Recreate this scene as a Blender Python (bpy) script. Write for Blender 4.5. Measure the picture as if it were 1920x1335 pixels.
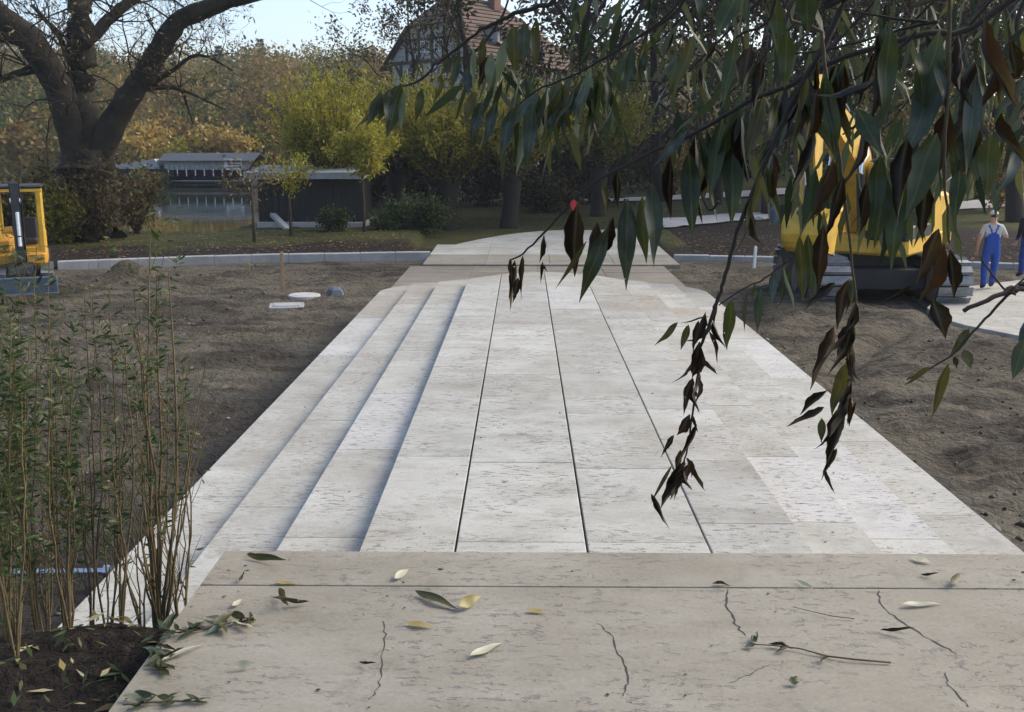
import bpy, bmesh, math, random
import numpy as np
from mathutils import Vector, Matrix, Euler, Quaternion

R = math.radians
scene = bpy.context.scene
for o in list(bpy.data.objects):
    bpy.data.objects.remove(o)
COL = scene.collection

# ------------------------------------------------------------------ camera
F = 1900.0                       # focal length in pixels of the 1920 x 1335 photograph
PITCH, YAW = math.atan(402.5 / F), R(0.649)
CAM = Vector((0, 0, 1.65))
cd = bpy.data.cameras.new('camera')
cd.sensor_width = 36
cd.lens = F / 1920 * 36
cd.clip_start = 0.05
cd.clip_end = 3000
cam = bpy.data.objects.new('camera', cd)
cam.location = CAM
cam.rotation_euler = (math.pi / 2 - PITCH, 0, YAW)
COL.objects.link(cam)
scene.camera = cam

# ------------------------------------------------------------------ light
SUN_EL, SUN_AZ = R(40), R(72)   # azimuth clockwise from +Y: ahead and to the right
w = bpy.data.worlds.new('World')
scene.world = w
w.use_nodes = True
nt = w.node_tree
sky = nt.nodes.new('ShaderNodeTexSky')
sky.sky_type = 'NISHITA'
sky.sun_disc = False
sky.sun_elevation = SUN_EL
sky.sun_rotation = SUN_AZ
sky.altitude = 200
sky.air_density = 0.85
sky.dust_density = 3.2
sky.ozone_density = 0.6
nt.links.new(sky.outputs[0], nt.nodes['Background'].inputs[0])
nt.nodes['Background'].inputs[1].default_value = 0.15
sd = bpy.data.lights.new('sun', 'SUN')
sd.energy = 1.3
sd.angle = R(32)
sd.color = (1.0, 0.93, 0.80)
sun = bpy.data.objects.new('sun', sd)
sdir = Vector((math.cos(SUN_EL) * math.sin(SUN_AZ), math.cos(SUN_EL) * math.cos(SUN_AZ), math.sin(SUN_EL)))
sun.rotation_euler = sdir.to_track_quat('Z', 'Y').to_euler()
sun.location = sdir * 60
COL.objects.link(sun)
scene.view_settings.view_transform = 'Standard'
scene.view_settings.look = 'None'
scene.view_settings.exposure = 1.05
scene.view_settings.gamma = 1
scene.view_settings.use_curve_mapping = False
scene.cycles.max_bounces = 6
scene.cycles.transparent_max_bounces = 8
scene.cycles.volume_bounces = 0

# ------------------------------------------------------------------ pixel rays
_f = Vector((-math.sin(YAW) * math.cos(PITCH), math.cos(YAW) * math.cos(PITCH), -math.sin(PITCH)))
_r = Vector((math.cos(YAW), math.sin(YAW), 0))
_u = _r.cross(_f)

def ray(px, py):
    return _f + _r * ((px - 960) / F) + _u * ((667.5 - py) / F)

def at_y(px, py, y):
    d = ray(px, py)
    return CAM + d * (y / d.y)

def on_z(px, py, z):
    d = ray(px, py)
    return CAM + d * ((z - CAM.z) / d.z)

# ------------------------------------------------------------------ noise (numpy)
def _hash(ix, iy, seed):
    h = (ix.astype(np.int64) * 374761393 + iy.astype(np.int64) * 668265263 + seed * 974711) & 0xffffffff
    h = ((h ^ (h >> 13)) * 1274126177) & 0xffffffff
    return ((h ^ (h >> 16)) & 0xffff) / 65535.0

def vnoise(x, y, seed=0):
    x = np.asarray(x, float); y = np.asarray(y, float)
    ix, iy = np.floor(x), np.floor(y)
    fx, fy = x - ix, y - iy
    fx = fx * fx * (3 - 2 * fx); fy = fy * fy * (3 - 2 * fy)
    a = _hash(ix, iy, seed); b = _hash(ix + 1, iy, seed)
    c = _hash(ix, iy + 1, seed); d = _hash(ix + 1, iy + 1, seed)
    return (a * (1 - fx) + b * fx) * (1 - fy) + (c * (1 - fx) + d * fx) * fy - 0.5

def fbm(x, y, seed=0, oct=4):
    s, a = 0, 1.0
    for i in range(oct):
        s = s + a * vnoise(x, y, seed + i * 17); x = x * 2.07; y = y * 2.03; a *= 0.5
    return s

def sstep(a, b, x):
    t = np.clip((np.asarray(x, float) - a) / (b - a), 0, 1)
    return t * t * (3 - 2 * t)

# ------------------------------------------------------------------ objects
WM = {}     # world matrix of every parent
def link(o, parent=None):
    COL.objects.link(o)
    if parent is not None:
        o.parent = parent
    return o

def tag(o, label=None, cat=None, group=None, kind=None):
    if label: o['label'] = label
    if cat: o['category'] = cat
    if group: o['group'] = group
    if kind: o['kind'] = kind
    return o

def empty(name, loc, rz=0.0, label=None, cat=None, group=None):
    o = bpy.data.objects.new(name, None)
    o.empty_display_size = 0.2
    o.location = loc
    o.rotation_euler = (0, 0, rz)
    COL.objects.link(o)
    WM[o.name] = Matrix.Translation(Vector(loc)) @ Matrix.Rotation(rz, 4, 'Z')
    return tag(o, label, cat, group)

def put(name, mesh, parent=None, world=False, m=None):
    """link a mesh object; world=True: its coordinates are world coordinates"""
    if m is not None and not mesh.materials:
        mesh.materials.append(m)
    o = bpy.data.objects.new(name, mesh)
    link(o, parent)
    W = Matrix.Identity(4)
    if parent is not None:
        pw = WM.get(parent.name, Matrix.Identity(4))
        if world:
            o.matrix_parent_inverse = pw.inverted()
        else:
            W = pw
    WM[o.name] = W
    return o

def copy_tree(src, parent=None):
    c = src.copy()
    COL.objects.link(c)
    if parent is not None:
        c.parent = parent
    for ch in list(src.children):
        copy_tree(ch, c)
    return c

class MB:
    """mesh builder: verts, faces, material index and a tint value for every face"""
    def __init__(self):
        self.v, self.f, self.mi, self.t = [], [], [], []
    def add(self, vs, fs, mi=0, t=0.5):
        n = len(self.v)
        self.v += [tuple(p) for p in vs]
        for f in fs:
            self.f.append(tuple(i + n for i in f)); self.mi.append(mi); self.t.append(t)
    def box(self, c, s, mi=0, rot=None, taper=1.0, bev=0.0):
        hx, hy, hz = s[0] / 2, s[1] / 2, s[2] / 2
        b = min(bev, hx * .9, hy * .9, hz * .9)
        if b <= 0:
            vs = [Vector((x * hx * (taper if z > 0 else 1), y * hy * (taper if z > 0 else 1), z * hz)) for z in (-1, 1) for x, y in ((-1, -1), (1, -1), (1, 1), (-1, 1))]
            fs = [(3, 2, 1, 0), (4, 5, 6, 7), (0, 1, 5, 4), (1, 2, 6, 5), (2, 3, 7, 6), (3, 0, 4, 7)]
        else:
            vs, fs = [], []
            def ring(ax, ay, z):
                i = len(vs)
                k = b
                for x, y in ((-ax + k, -ay), (ax - k, -ay), (ax, -ay + k), (ax, ay - k), (ax - k, ay), (-ax + k, ay), (-ax, ay - k), (-ax, -ay + k)):
                    vs.append(Vector((x, y, z)))
                return i
            r0 = ring(hx - b, hy - b, -hz); r1 = ring(hx, hy, -hz + b); r2 = ring(hx * taper, hy * taper, hz - b); r3 = ring(hx * taper - b, hy * taper - b, hz)
            for a, c_ in ((r0, r1), (r1, r2), (r2, r3)):
                for k in range(8):
                    fs.append((a + k, a + (k + 1) % 8, c_ + (k + 1) % 8, c_ + k))
            fs.append(tuple(r0 + 7 - k for k in range(8))); fs.append(tuple(r3 + k for k in range(8)))
        if rot is not None:
            vs = [rot @ p for p in vs]
        c = Vector(c)
        self.add([p + c for p in vs], fs, mi)
        return self
    def tube(self, pts, rad, n=6, mi=0, cap=True, t=0.5):
        pts = [Vector(p) for p in pts]
        if not hasattr(rad, '__len__'):
            rad = [rad] * len(pts)
        vs, fs = [], []
        up = Vector((0.13, 0.21, 1)).normalized()
        for i, p in enumerate(pts):
            d = (pts[min(i + 1, len(pts) - 1)] - pts[max(i - 1, 0)])
            if d.length < 1e-9: d = Vector((0, 0, 1))
            d.normalize()
            a = d.cross(up)
            if a.length < 1e-3: a = d.cross(Vector((1, 0, 0)))
            a.normalize(); b = d.cross(a)
            for k in range(n):
                q = 2 * math.pi * k / n
                vs.append(p + (a * math.cos(q) + b * math.sin(q)) * rad[i])
        for i in range(len(pts) - 1):
            for k in range(n):
                fs.append((i * n + k, i * n + (k + 1) % n, (i + 1) * n + (k + 1) % n, (i + 1) * n + k))
        if cap:
            fs.append(tuple(range(n - 1, -1, -1))); fs.append(tuple((len(pts) - 1) * n + k for k in range(n)))
        self.add(vs, fs, mi, t)
        return self
    def prism(self, outline, axis, a0, a1, mi=0, M=None):
        """extrude a 2D outline between a0 and a1; axis 'x': outline is (y, z); 'y': (x, z); 'z': (x, y)"""
        n = len(outline); vs = []
        for a in (a0, a1):
            for p, q in outline:
                vs.append(Vector({'x': (a, p, q), 'y': (p, a, q), 'z': (p, q, a)}[axis]))
        fs = [tuple(range(n - 1, -1, -1)), tuple(range(n, 2 * n))] + [(k, (k + 1) % n, n + (k + 1) % n, n + k) for k in range(n)]
        if M is not None: vs = [M @ p for p in vs]
        self.add(vs, fs, mi)
        return self
    def mesh(self, name, mats, smooth=False, tint=False, fix=True):
        me = bpy.data.meshes.new(name)
        me.from_pydata(self.v, [], self.f)
        for m in (mats if isinstance(mats, (list, tuple)) else [mats]):
            me.materials.append(m)
        if any(self.mi): me.polygons.foreach_set('material_index', self.mi)
        if tint:
            at = me.attributes.new('tint', 'FLOAT', 'FACE'); at.data.foreach_set('value', self.t)
        if smooth: me.polygons.foreach_set('use_smooth', [True] * len(me.polygons))
        if fix:
            bm = bmesh.new(); bm.from_mesh(me); bmesh.ops.recalc_face_normals(bm, faces=bm.faces); bm.to_mesh(me); bm.free()
        me.update()
        return me
    def build(self, name, mats, parent=None, world=False, smooth=False, tint=False, fix=True):
        return put(name, self.mesh(name, mats, smooth, tint, fix), parent, world)

def mesh_np(name, verts, faces, mats, tint=None, smooth=False):
    """verts (n,3) and quad faces (m,4) from numpy arrays"""
    me = bpy.data.meshes.new(name)
    nv, nf = len(verts), len(faces); k = faces.shape[1]
    me.vertices.add(nv); me.vertices.foreach_set('co', np.ascontiguousarray(verts, np.float32).ravel())
    me.loops.add(nf * k); me.loops.foreach_set('vertex_index', np.ascontiguousarray(faces, np.int32).ravel())
    me.polygons.add(nf); me.polygons.foreach_set('loop_start', np.arange(0, nf * k, k, dtype=np.int32))
    me.polygons.foreach_set('loop_total', np.full(nf, k, np.int32))
    if smooth: me.polygons.foreach_set('use_smooth', np.ones(nf, bool))
    for m in (mats if isinstance(mats, (list, tuple)) else [mats]):
        me.materials.append(m)
    if tint is not None:
        at = me.attributes.new('tint', 'FLOAT', 'FACE'); at.data.foreach_set('value', np.asarray(tint, np.float32))
    me.update(calc_edges=True)
    return me

# ------------------------------------------------------------------ materials
def newmat(name):
    m = bpy.data.materials.new(name); m.use_nodes = True
    n = m.node_tree.nodes; l = m.node_tree.links
    return m, n, l, n['Principled BSDF']

def ramp(n, stops):
    r = n.new('ShaderNodeValToRGB')
    e = r.color_ramp.elements
    e[0].position, e[0].color = stops[0][0], (*stops[0][1], 1)
    e[1].position, e[1].color = stops[-1][0], (*stops[-1][1], 1)
    for p, c in stops[1:-1]:
        x = e.new(p); x.color = (*c, 1)
    return r

def mixc(n, l, fac, a, b, mode='MIX'):
    x = n.new('ShaderNodeMix'); x.data_type = 'RGBA'; x.blend_type = mode
    for s, v in ((x.inputs[0], fac), (x.inputs[6], a), (x.inputs[7], b)):
        if hasattr(v, 'links'): l.new(v, s)
        elif isinstance(v, (int, float)): s.default_value = v
        else: s.default_value = (*v, 1)
    return x.outputs[2]

def math_(n, l, op, a, b=None, clamp=False):
    x = n.new('ShaderNodeMath'); x.operation = op; x.use_clamp = clamp
    for s, v in ((x.inputs[0], a), (x.inputs[1], b)):
        if v is None: continue
        if hasattr(v, 'links'): l.new(v, s)
        else: s.default_value = v
    return x.outputs[0]

def tex(n, l, vec, scale, detail=4, rough=0.6, kind='Noise', sc=None):
    if sc is not None:
        mp = n.new('ShaderNodeMapping'); mp.inputs['Scale'].default_value = sc; l.new(vec, mp.inputs['Vector']); vec = mp.outputs[0]
    if kind == 'Noise':
        t = n.new('ShaderNodeTexNoise'); t.inputs['Detail'].default_value = detail; t.inputs['Roughness'].default_value = rough
    else:
        t = n.new('ShaderNodeTexVoronoi')
    t.inputs['Scale'].default_value = scale
    l.new(vec, t.inputs['Vector'])
    return t

def position(n):
    return n.new('ShaderNodeNewGeometry').outputs['Position']

def objcoord(n):
    return n.new('ShaderNodeTexCoord').outputs['Object']

def bump(n, l, h, strength, dist, b):
    x = n.new('ShaderNodeBump'); x.inputs['Strength'].default_value = strength; x.inputs['Distance'].default_value = dist
    l.new(h, x.inputs['Height']); l.new(x.outputs[0], b.inputs['Normal'])

def plain(name, c, rough=0.6, metal=0.0, var=0.25, scale=6.0, spec=0.4, bmp=0.0, obj=True):
    """painted or plain surface with wear"""
    m, n, l, b = newmat(name)
    v = objcoord(n) if obj else position(n)
    t = tex(n, l, v, scale, 6, 0.65)
    r = ramp(n, [(0.25, tuple(x * (1 - var) for x in c)), (0.55, c), (0.8, tuple(min(1, x * (1 + var * .6)) for x in c))])
    l.new(t.outputs[0], r.inputs[0]); l.new(r.outputs[0], b.inputs['Base Color'])
    rr = n.new('ShaderNodeMapRange'); rr.inputs[3].default_value = max(0, rough - .12); rr.inputs[4].default_value = min(1, rough + .12)
    l.new(t.outputs[0], rr.inputs[0]); l.new(rr.outputs[0], b.inputs['Roughness'])
    b.inputs['Metallic'].default_value = metal
    b.inputs['Specular IOR Level'].default_value = spec
    if bmp: bump(n, l, tex(n, l, v, scale * 4, 5).outputs[0], bmp, 0.02, b)
    return m

def foliage(name, stops, trans=0.35, rough=0.55, spec=0.3, rnd=False):
    """leaf material: the tint attribute (or the object's random number) picks the leaf's own colour"""
    m, n, l, b = newmat(name)
    if rnd:
        fac = n.new('ShaderNodeObjectInfo').outputs['Random']
    else:
        a = n.new('ShaderNodeAttribute'); a.attribute_name = 'tint'; fac = a.outputs['Fac']
    r = ramp(n, stops); l.new(fac, r.inputs[0])
    l.new(r.outputs[0], b.inputs['Base Color'])
    b.inputs['Roughness'].default_value = rough
    b.inputs['Specular IOR Level'].default_value = spec
    tr = n.new('ShaderNodeBsdfTranslucent'); l.new(mixc(n, l, 1.0, r.outputs[0], (1.0, 0.95, 0.6), 'MULTIPLY'), tr.inputs[0])
    mx = n.new('ShaderNodeMixShader'); mx.inputs[0].default_value = trans
    l.new(b.outputs[0], mx.inputs[1]); l.new(tr.outputs[0], mx.inputs[2])
    l.new(mx.outputs[0], n['Material Output'].inputs[0])
    return m

def travertine(name, lo, mid, hi, dirt, dirt_amt=0.35, pit=(0.16, 0.15, 0.13)):
    m, n, l, b = newmat(name)
    v = position(n)
    oi = n.new('ShaderNodeObjectInfo')
    off = n.new('ShaderNodeVectorMath'); off.operation = 'MULTIPLY_ADD'
    cmb = n.new('ShaderNodeCombineXYZ')
    l.new(oi.outputs['Random'], cmb.inputs[0]); l.new(oi.outputs['Random'], cmb.inputs[1])
    l.new(cmb.outputs[0], off.inputs[0]); off.inputs[1].default_value = (37, 23, 0); l.new(v, off.inputs[2])
    vo = off.outputs[0]
    band = tex(n, l, vo, 1.0, 7, 0.68, sc=(1.6, 3.6, 3.6))
    r = ramp(n, [(0.25, lo), (0.5, mid), (0.75, hi)]); l.new(band.outputs[0], r.inputs[0])
    tone = n.new('ShaderNodeMapRange'); tone.inputs[3].default_value = 0.88; tone.inputs[4].default_value = 1.10
    l.new(oi.outputs['Random'], tone.inputs[0])
    c = n.new('ShaderNodeVectorMath'); c.operation = 'SCALE'
    l.new(r.outputs[0], c.inputs[0]); l.new(tone.outputs[0], c.inputs['Scale'])
    big = tex(n, l, v, 0.75, 7, 0.66)
    bigr = ramp(n, [(0.42, (0, 0, 0)), (0.68, (1, 1, 1))]); l.new(big.outputs[0], bigr.inputs[0])
    col = mixc(n, l, math_(n, l, 'MULTIPLY', bigr.outputs[0], dirt_amt), c.outputs[0], dirt)
    smd = tex(n, l, v, 3.4, 6, 0.72)                        # smudges and dried mud
    sr = ramp(n, [(0.56, (0, 0, 0)), (0.70, (1, 1, 1))]); l.new(smd.outputs[0], sr.inputs[0])
    col = mixc(n, l, math_(n, l, 'MULTIPLY', sr.outputs[0], dirt_amt * .9), col, tuple(q * .8 for q in dirt))
    sep = n.new('ShaderNodeSeparateXYZ'); l.new(v, sep.inputs[0])   # silt washed over the far end
    silt = ramp(n, [(0.0, (0, 0, 0)), (1.0, (1, 1, 1))]); l.new(math_(n, l, 'MULTIPLY', math_(n, l, 'ADD', math_(n, l, 'SUBTRACT', sep.outputs[1], 14.2), math_(n, l, 'MULTIPLY', math_(n, l, 'SUBTRACT', big.outputs[0], .5), 14.0)), .5), silt.inputs[0])
    col = mixc(n, l, math_(n, l, 'MULTIPLY', silt.outputs[0], math_(n, l, 'MULTIPLY', math_(n, l, 'LESS_THAN', sep.outputs[1], 18.7), math_(n, l, 'MULTIPLY', math_(n, l, 'LESS_THAN', sep.outputs[0], 4.0), .3))), col, (.30, .25, .17))
    pits = tex(n, l, vo, 1.0, 3, 0.7, sc=(13, 34, 34))
    pr = ramp(n, [(0.55, (0, 0, 0)), (0.63, (1, 1, 1))]); l.new(pits.outputs[0], pr.inputs[0])
    msk = tex(n, l, vo, 2.3, 3, 0.5)
    mr = ramp(n, [(0.38, (0.12, 0.12, 0.12)), (0.56, (1, 1, 1))]); l.new(msk.outputs[0], mr.inputs[0])
    pf = math_(n, l, 'MULTIPLY', pr.outputs[0], mr.outputs[0])
    col = mixc(n, l, math_(n, l, 'MULTIPLY', pf, 0.8), col, pit)
    fine = tex(n, l, v, 60, 4, 0.7)
    fr = n.new('ShaderNodeMapRange'); fr.inputs[3].default_value = 0.72; fr.inputs[4].default_value = 1.24
    l.new(fine.outputs[0], fr.inputs[0])
    c2 = n.new('ShaderNodeVectorMath'); c2.operation = 'SCALE'; l.new(col, c2.inputs[0]); l.new(fr.outputs[0], c2.inputs['Scale'])
    l.new(c2.outputs[0], b.inputs['Base Color'])
    b.inputs['Roughness'].default_value = 0.62
    b.inputs['Specular IOR Level'].default_value = 0.3
    h = math_(n, l, 'SUBTRACT', math_(n, l, 'MULTIPLY', fine.outputs[0], 0.25), pf)
    bump(n, l, h, 0.5, 0.006, b)
    return m

M = {}
M['stone'] = travertine('pale_travertine', (0.28, 0.272, 0.23), (0.392, 0.388, 0.345), (0.475, 0.472, 0.435), (0.25, 0.225, 0.18), 0.62)
M['stone_clean'] = travertine('clean_travertine', (0.34, 0.335, 0.305), (0.44, 0.435, 0.405), (0.51, 0.505, 0.475), (0.36, 0.345, 0.30), 0.45)
M['stone_dirty'] = travertine('dusty_travertine', (0.215, 0.196, 0.15), (0.282, 0.260, 0.207), (0.335, 0.314, 0.262), (0.165, 0.145, 0.105), 0.6)
M['stone_brown'] = travertine('muddy_travertine', (0.17, 0.15, 0.115), (0.225, 0.20, 0.158), (0.28, 0.255, 0.21), (0.12, 0.10, 0.072), 0.6)
M['kerb'] = plain('kerb_concrete', (0.31, 0.31, 0.30), 0.85, var=0.3, scale=2.5, bmp=0.3, obj=False)
M['gap'] = plain('dark_joint_sand', (0.05, 0.045, 0.04), 0.95, obj=False)
M['concrete'] = plain('pale_concrete', (0.42, 0.41, 0.39), 0.85, var=0.25, scale=1.5, bmp=0.3, obj=False)
M['bark'] = plain('dark_bark', (0.020, 0.0155, 0.0115), 0.95, var=0.55, scale=5, bmp=0.9, obj=False)
M['bark_willow'] = plain('mossy_willow_bark', (0.034, 0.028, 0.017), 0.95, var=0.95, scale=2.6, bmp=1.0, obj=False)
M['bark_brown'] = plain('brown_bark', (0.06, 0.043, 0.028), 0.95, var=0.5, scale=6, bmp=0.9, obj=False)
M['twig'] = plain('willow_twig', (0.085, 0.062, 0.035), 0.8, var=0.4, scale=60, obj=False)
M['twig_dark'] = plain('dark_twig', (0.035, 0.026, 0.02), 0.85, var=0.4, scale=60, obj=False)

# ------------------------------------------------------------------ ground
ZW = -1.68                       # pond level
KC, KR = (1.0, -5.5), 34.0       # the ring kerb: centre and radius

def pond(x, y):
    """1 in the pond, 0 on land"""
    edge = np.minimum(-9.7, -9.6 - 0.17 * (y - 40))
    return sstep(33.6, 35.0, y) * (1 - sstep(78, 79.5, y)) * (1 - sstep(edge - 1.6, edge, x)) * sstep(-120, -110, x)

def ground_z(x, y):
    x = np.asarray(x, float); y = np.asarray(y, float)
    basin = -1.08 - 0.0285 * np.clip(y - 5, 0, 18)
    dist = np.hypot(x - KC[0], y - KC[1])
    out = sstep(KR - 0.02, KR + 0.30, dist)
    left = sstep(4, -6, x)
    lawn = (-1.52 + 0.10 * left) + 0.16 * sstep(KR, KR + 4, dist) + 0.010 * np.clip(y - 34, 0, 60) * (1 - left)
    z = basin * (1 - out) + lawn * out
    # ruts and churned soil in the basin
    rough = fbm(x * .55, y * .55, 3) * .13 + fbm(x * 1.7, y * 2.6, 9) * .05 + fbm(x * 5, y * 5, 5, 3) * .055 + fbm(x * 12, y * 12, 6, 2) * .03
    u = x * .83 - y * .55
    rut = np.exp(-((u - 1.6 + .5 * np.sin(y * .45)) / .28) ** 2) + np.exp(-((u + .2 + .5 * np.sin(y * .45)) / .28) ** 2)
    rut2 = np.exp(-((u + 3.6 + .4 * np.sin(y * .5)) / .25) ** 2) + np.exp(-((u - 4.4 + .4 * np.sin(y * .4)) / .3) ** 2)
    right = sstep(3.4, 4.6, x)
    near = 1 - sstep(KR - 3, KR, dist)
    off = np.maximum(sstep(3.4, 4.2, x), sstep(-2.65, -3.4, x)) 
    off = np.maximum(off, sstep(19, 21, y) * sstep(3.7, 4.5, np.abs(x)))
    z = z + rough * (0.15 + .85 * off) * (near * .9 + .35) - .15 * (rut + rut2) * right * near
    # a low heap of dug soil on the left, and the edge trench along the platform
    z = z + .50 * np.exp(-(((x + 9.3) / .75) ** 2 + ((y - 23.9) / .7) ** 2)) * (1 + .5 * fbm(x * 3, y * 3, 31))
    z = z - .05 * np.exp(-((x - 3.75) / .35) ** 2) * sstep(4, 6, y) * (1 - sstep(17, 19, y))
    # keep paved places clear
    low = sstep(7.0, 7.6, x - .25 * np.abs(y - 18)) * sstep(12.2, 13, y) * (1 - sstep(24.6, 25.2, y))
    z = z * (1 - low) + np.minimum(z, -1.60) * low
    pave = sstep(3.9, 3.6, np.abs(x - .35)) * sstep(20.5, 21.5, y)
    z = np.where(y < 40, z * (1 - pave) + np.minimum(z, -1.565) * pave, z)
    # bank of soil up to the landing where the photographer stands
    bx = sstep(-.6, -2.4, x)
    y0 = 3.36 - .10 * sstep(-1.2, -2.4, x) + .06 * np.sin(x * 3.1) + .08 * fbm(x * 2, y * 0, 40)
    bank = 1 - sstep(0, 1, (y - y0) / (.95 + .4 * bx))
    bz = -.10 + .07 * fbm(x * 2.2, y * 2.2, 12) + .05 * fbm(x * 9, y * 9, 14) - .06 * sstep(-1.8, -3.2, x)
    z = z * (1 - bank) + bz * bank
    # pond bed, far bank, hill
    p = pond(x, y)
    z = z - 1.2 * p
    far = sstep(78.5, 82, y)
    z = z * (1 - far) + (-1.45 + 10.5 * sstep(82, 185, y + .12 * x) + fbm(x * .03, y * .03, 21) * 4 * sstep(85, 130, y)) * far
    rise = sstep(2, 10, x) * sstep(44, 75, y) * (1 - far)
    return z + 1.2 * rise

def axis(parts):
    out = [parts[0][0]]
    for a, b, s in parts:
        n = max(1, int(round((b - a) / s)))
        out += list(np.linspace(a, b, n + 1)[1:])
    return np.array(out)

HX0, HX1, HY0, HY1, HZ0, HZ1 = -330, 330, -90, 340, -5.5, 30   # the box of air
HAZE = .0005
gx = axis([(-320, -200, 40), (-200, -60, 10), (-60, -18, 2), (-18, -6, .2), (-6, -2.5, .09), (-2.5, 3.2, .3), (3.2, 8, .09), (8, 16, .2), (16, 60, 2), (60, 200, 10), (200, 320, 40)])
gy = axis([(-80, -20, 20), (-20, -2, 2), (-2, 2, .25), (2, 6, .07), (6, 14, .11), (14, 31, .16), (31, 44, .5), (44, 90, 1.5), (90, 220, 6), (220, 330, 30)])
XX, YY = np.meshgrid(gx, gy)
ZZ = ground_z(XX, YY)
nx, ny = len(gx), len(gy)
idx = np.arange(nx * ny).reshape(ny, nx)
gf = np.stack([idx[:-1, :-1].ravel(), idx[:-1, 1:].ravel(), idx[1:, 1:].ravel(), idx[1:, :-1].ravel()], 1)

def ground_material():
    m, n, l, b = newmat('site_soil_and_lawn')
    v = position(n)
    def attr(nm):
        a = n.new('ShaderNodeAttribute'); a.attribute_name = nm; return a.outputs['Fac']
    t1 = tex(n, l, v, 0.9, 6, 0.68); t2 = tex(n, l, v, 11, 5, 0.7); t3 = tex(n, l, v, 55, 3, 0.7)
    dry = ramp(n, [(0.30, (0.062, 0.053, 0.040)), (0.42, (0.118, 0.101, 0.076)), (0.52, (0.178, 0.155, 0.118)), (0.62, (0.205, 0.186, 0.148)), (0.75, (0.155, 0.154, 0.138))])
    l.new(t1.outputs[0], dry.inputs[0])
    d2 = mixc(n, l, 0.55, dry.outputs[0], ramp_out(n, l, t2.outputs[0], [(0.3, (0.045, 0.038, 0.029)), (0.5, (0.135, 0.118, 0.09)), (0.75, (0.26, 0.235, 0.19))]))
    d3 = mixc(n, l, 0.35, d2, ramp_out(n, l, t3.outputs[0], [(0.35, (0.03, 0.025, 0.02)), (0.55, (0.11, 0.098, 0.078)), (0.72, (0.30, 0.28, 0.25))]))
    st = tex(n, l, v, 1.0, 6, 0.7, sc=(0.7, 1.9, 1.0))
    d3 = mixc(n, l, ramp_out(n, l, st.outputs[0], [(0.47, (0, 0, 0)), (0.60, (0.85, 0.85, 0.85))]), d3, (0.040, 0.034, 0.028))
    st2 = tex(n, l, v, 1.0, 5, 0.7, sc=(0.45, 1.1, 1.0))
    d3 = mixc(n, l, ramp_out(n, l, st2.outputs[0], [(0.52, (0, 0, 0)), (0.66, (0.6, 0.6, 0.6))]), d3, (0.16, 0.158, 0.142))
    sc_ = n.new('ShaderNodeVectorMath'); sc_.operation = 'MULTIPLY'; l.new(d3, sc_.inputs[0]); sc_.inputs[1].default_value = (1.05, 1.02, 0.93); d3 = sc_.outputs[0]
    d3 = mixc(n, l, attr('wet'), d3, (0.050, 0.052, 0.048))
    soil = ramp_out(n, l, t2.outputs[0], [(0.3, (0.011, 0.008, 0.006)), (0.55, (0.027, 0.020, 0.015)), (0.75, (0.06, 0.046, 0.034))])
    grass = mixc(n, l, 0.6, ramp_out(n, l, t2.outputs[0], [(0.3, (0.035, 0.042, 0.012)), (0.55, (0.075, 0.085, 0.022)), (0.75, (0.14, 0.125, 0.045))]),
                 ramp_out(n, l, t1.outputs[0], [(0.35, (0.04, 0.055, 0.014)), (0.55, (0.085, 0.08, 0.025)), (0.7, (0.16, 0.105, 0.04))]))
    c = mixc(n, l, attr('dark'), d3, soil)
    c = mixc(n, l, attr('turf'), c, grass)
    l.new(c, b.inputs['Base Color'])
    b.inputs['Roughness'].default_value = 0.92
    b.inputs['Specular IOR Level'].default_value = 0.2
    h = math_(n, l, 'ADD', math_(n, l, 'MULTIPLY', t3.outputs[0], 0.5), t2.outputs[0])
    wv = n.new('ShaderNodeVectorMath'); wv.operation = 'ADD'; l.new(v, wv.inputs[0])
    wn = n.new('ShaderNodeVectorMath'); wn.operation = 'SCALE'; l.new(tex(n, l, v, 6, 3).outputs['Color'], wn.inputs[0]); wn.inputs['Scale'].default_value = .25; l.new(wn.outputs[0], wv.inputs[1])
    cv = tex(n, l, wv.outputs[0], 9, kind='Voronoi'); h = math_(n, l, 'SUBTRACT', h, math_(n, l, 'MULTIPLY', cv.outputs['Distance'], 0.9))
    bump(n, l, h, 1.0, 0.09, b)
    return m

def ramp_out(n, l, fac, stops):
    r = ramp(n, stops); l.new(fac, r.inputs[0]); return r.outputs[0]

M['ground'] = ground_material()
gm = mesh_np('ground', np.stack([XX.ravel(), YY.ravel(), ZZ.ravel()], 1), gf, M['ground'], smooth=True)
dist = np.hypot(XX - KC[0], YY - KC[1]).ravel()
xr, yr = XX.ravel(), YY.ravel()
dark = np.clip(sstep(KR - .1, KR + .1, dist) + (1 - sstep(4.0, 5.2, yr)) * 1.0, 0, 1)
dark = np.maximum(dark, .45 * sstep(.05, .3, fbm(xr * .5, yr * .5, 77)) * sstep(5, 7, yr))
dark = np.maximum(dark, (1 - sstep(5.5, 8.5, yr)) * sstep(-2.5, -3.0, xr) * .85)
nse = fbm(xr * .8, yr * .8, 50) * 1.4
turf = sstep(KR + 1.6, KR + 3.4, dist + nse * (xr < 6)) * (xr < 5) + sstep(KR + 9, KR + 11, dist + nse * .6) * (xr >= 5)
wet = np.clip(np.exp(-((xr + 2.78) / .45) ** 2) * .8 + np.exp(-((xr - 3.38) / .35) ** 2) * .7, 0, 1) * (yr > 4) * (yr < 18) * np.clip(.6 + 1.6 * fbm(xr * 1.5, yr * .7, 91), 0, 1)
for nm, val in (('dark', dark), ('wet', wet), ('turf', np.clip(turf, 0, 1))):
    a = gm.attributes.new(nm, 'FLOAT', 'POINT'); a.data.foreach_set('value', np.ascontiguousarray(val, np.float32))
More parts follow.
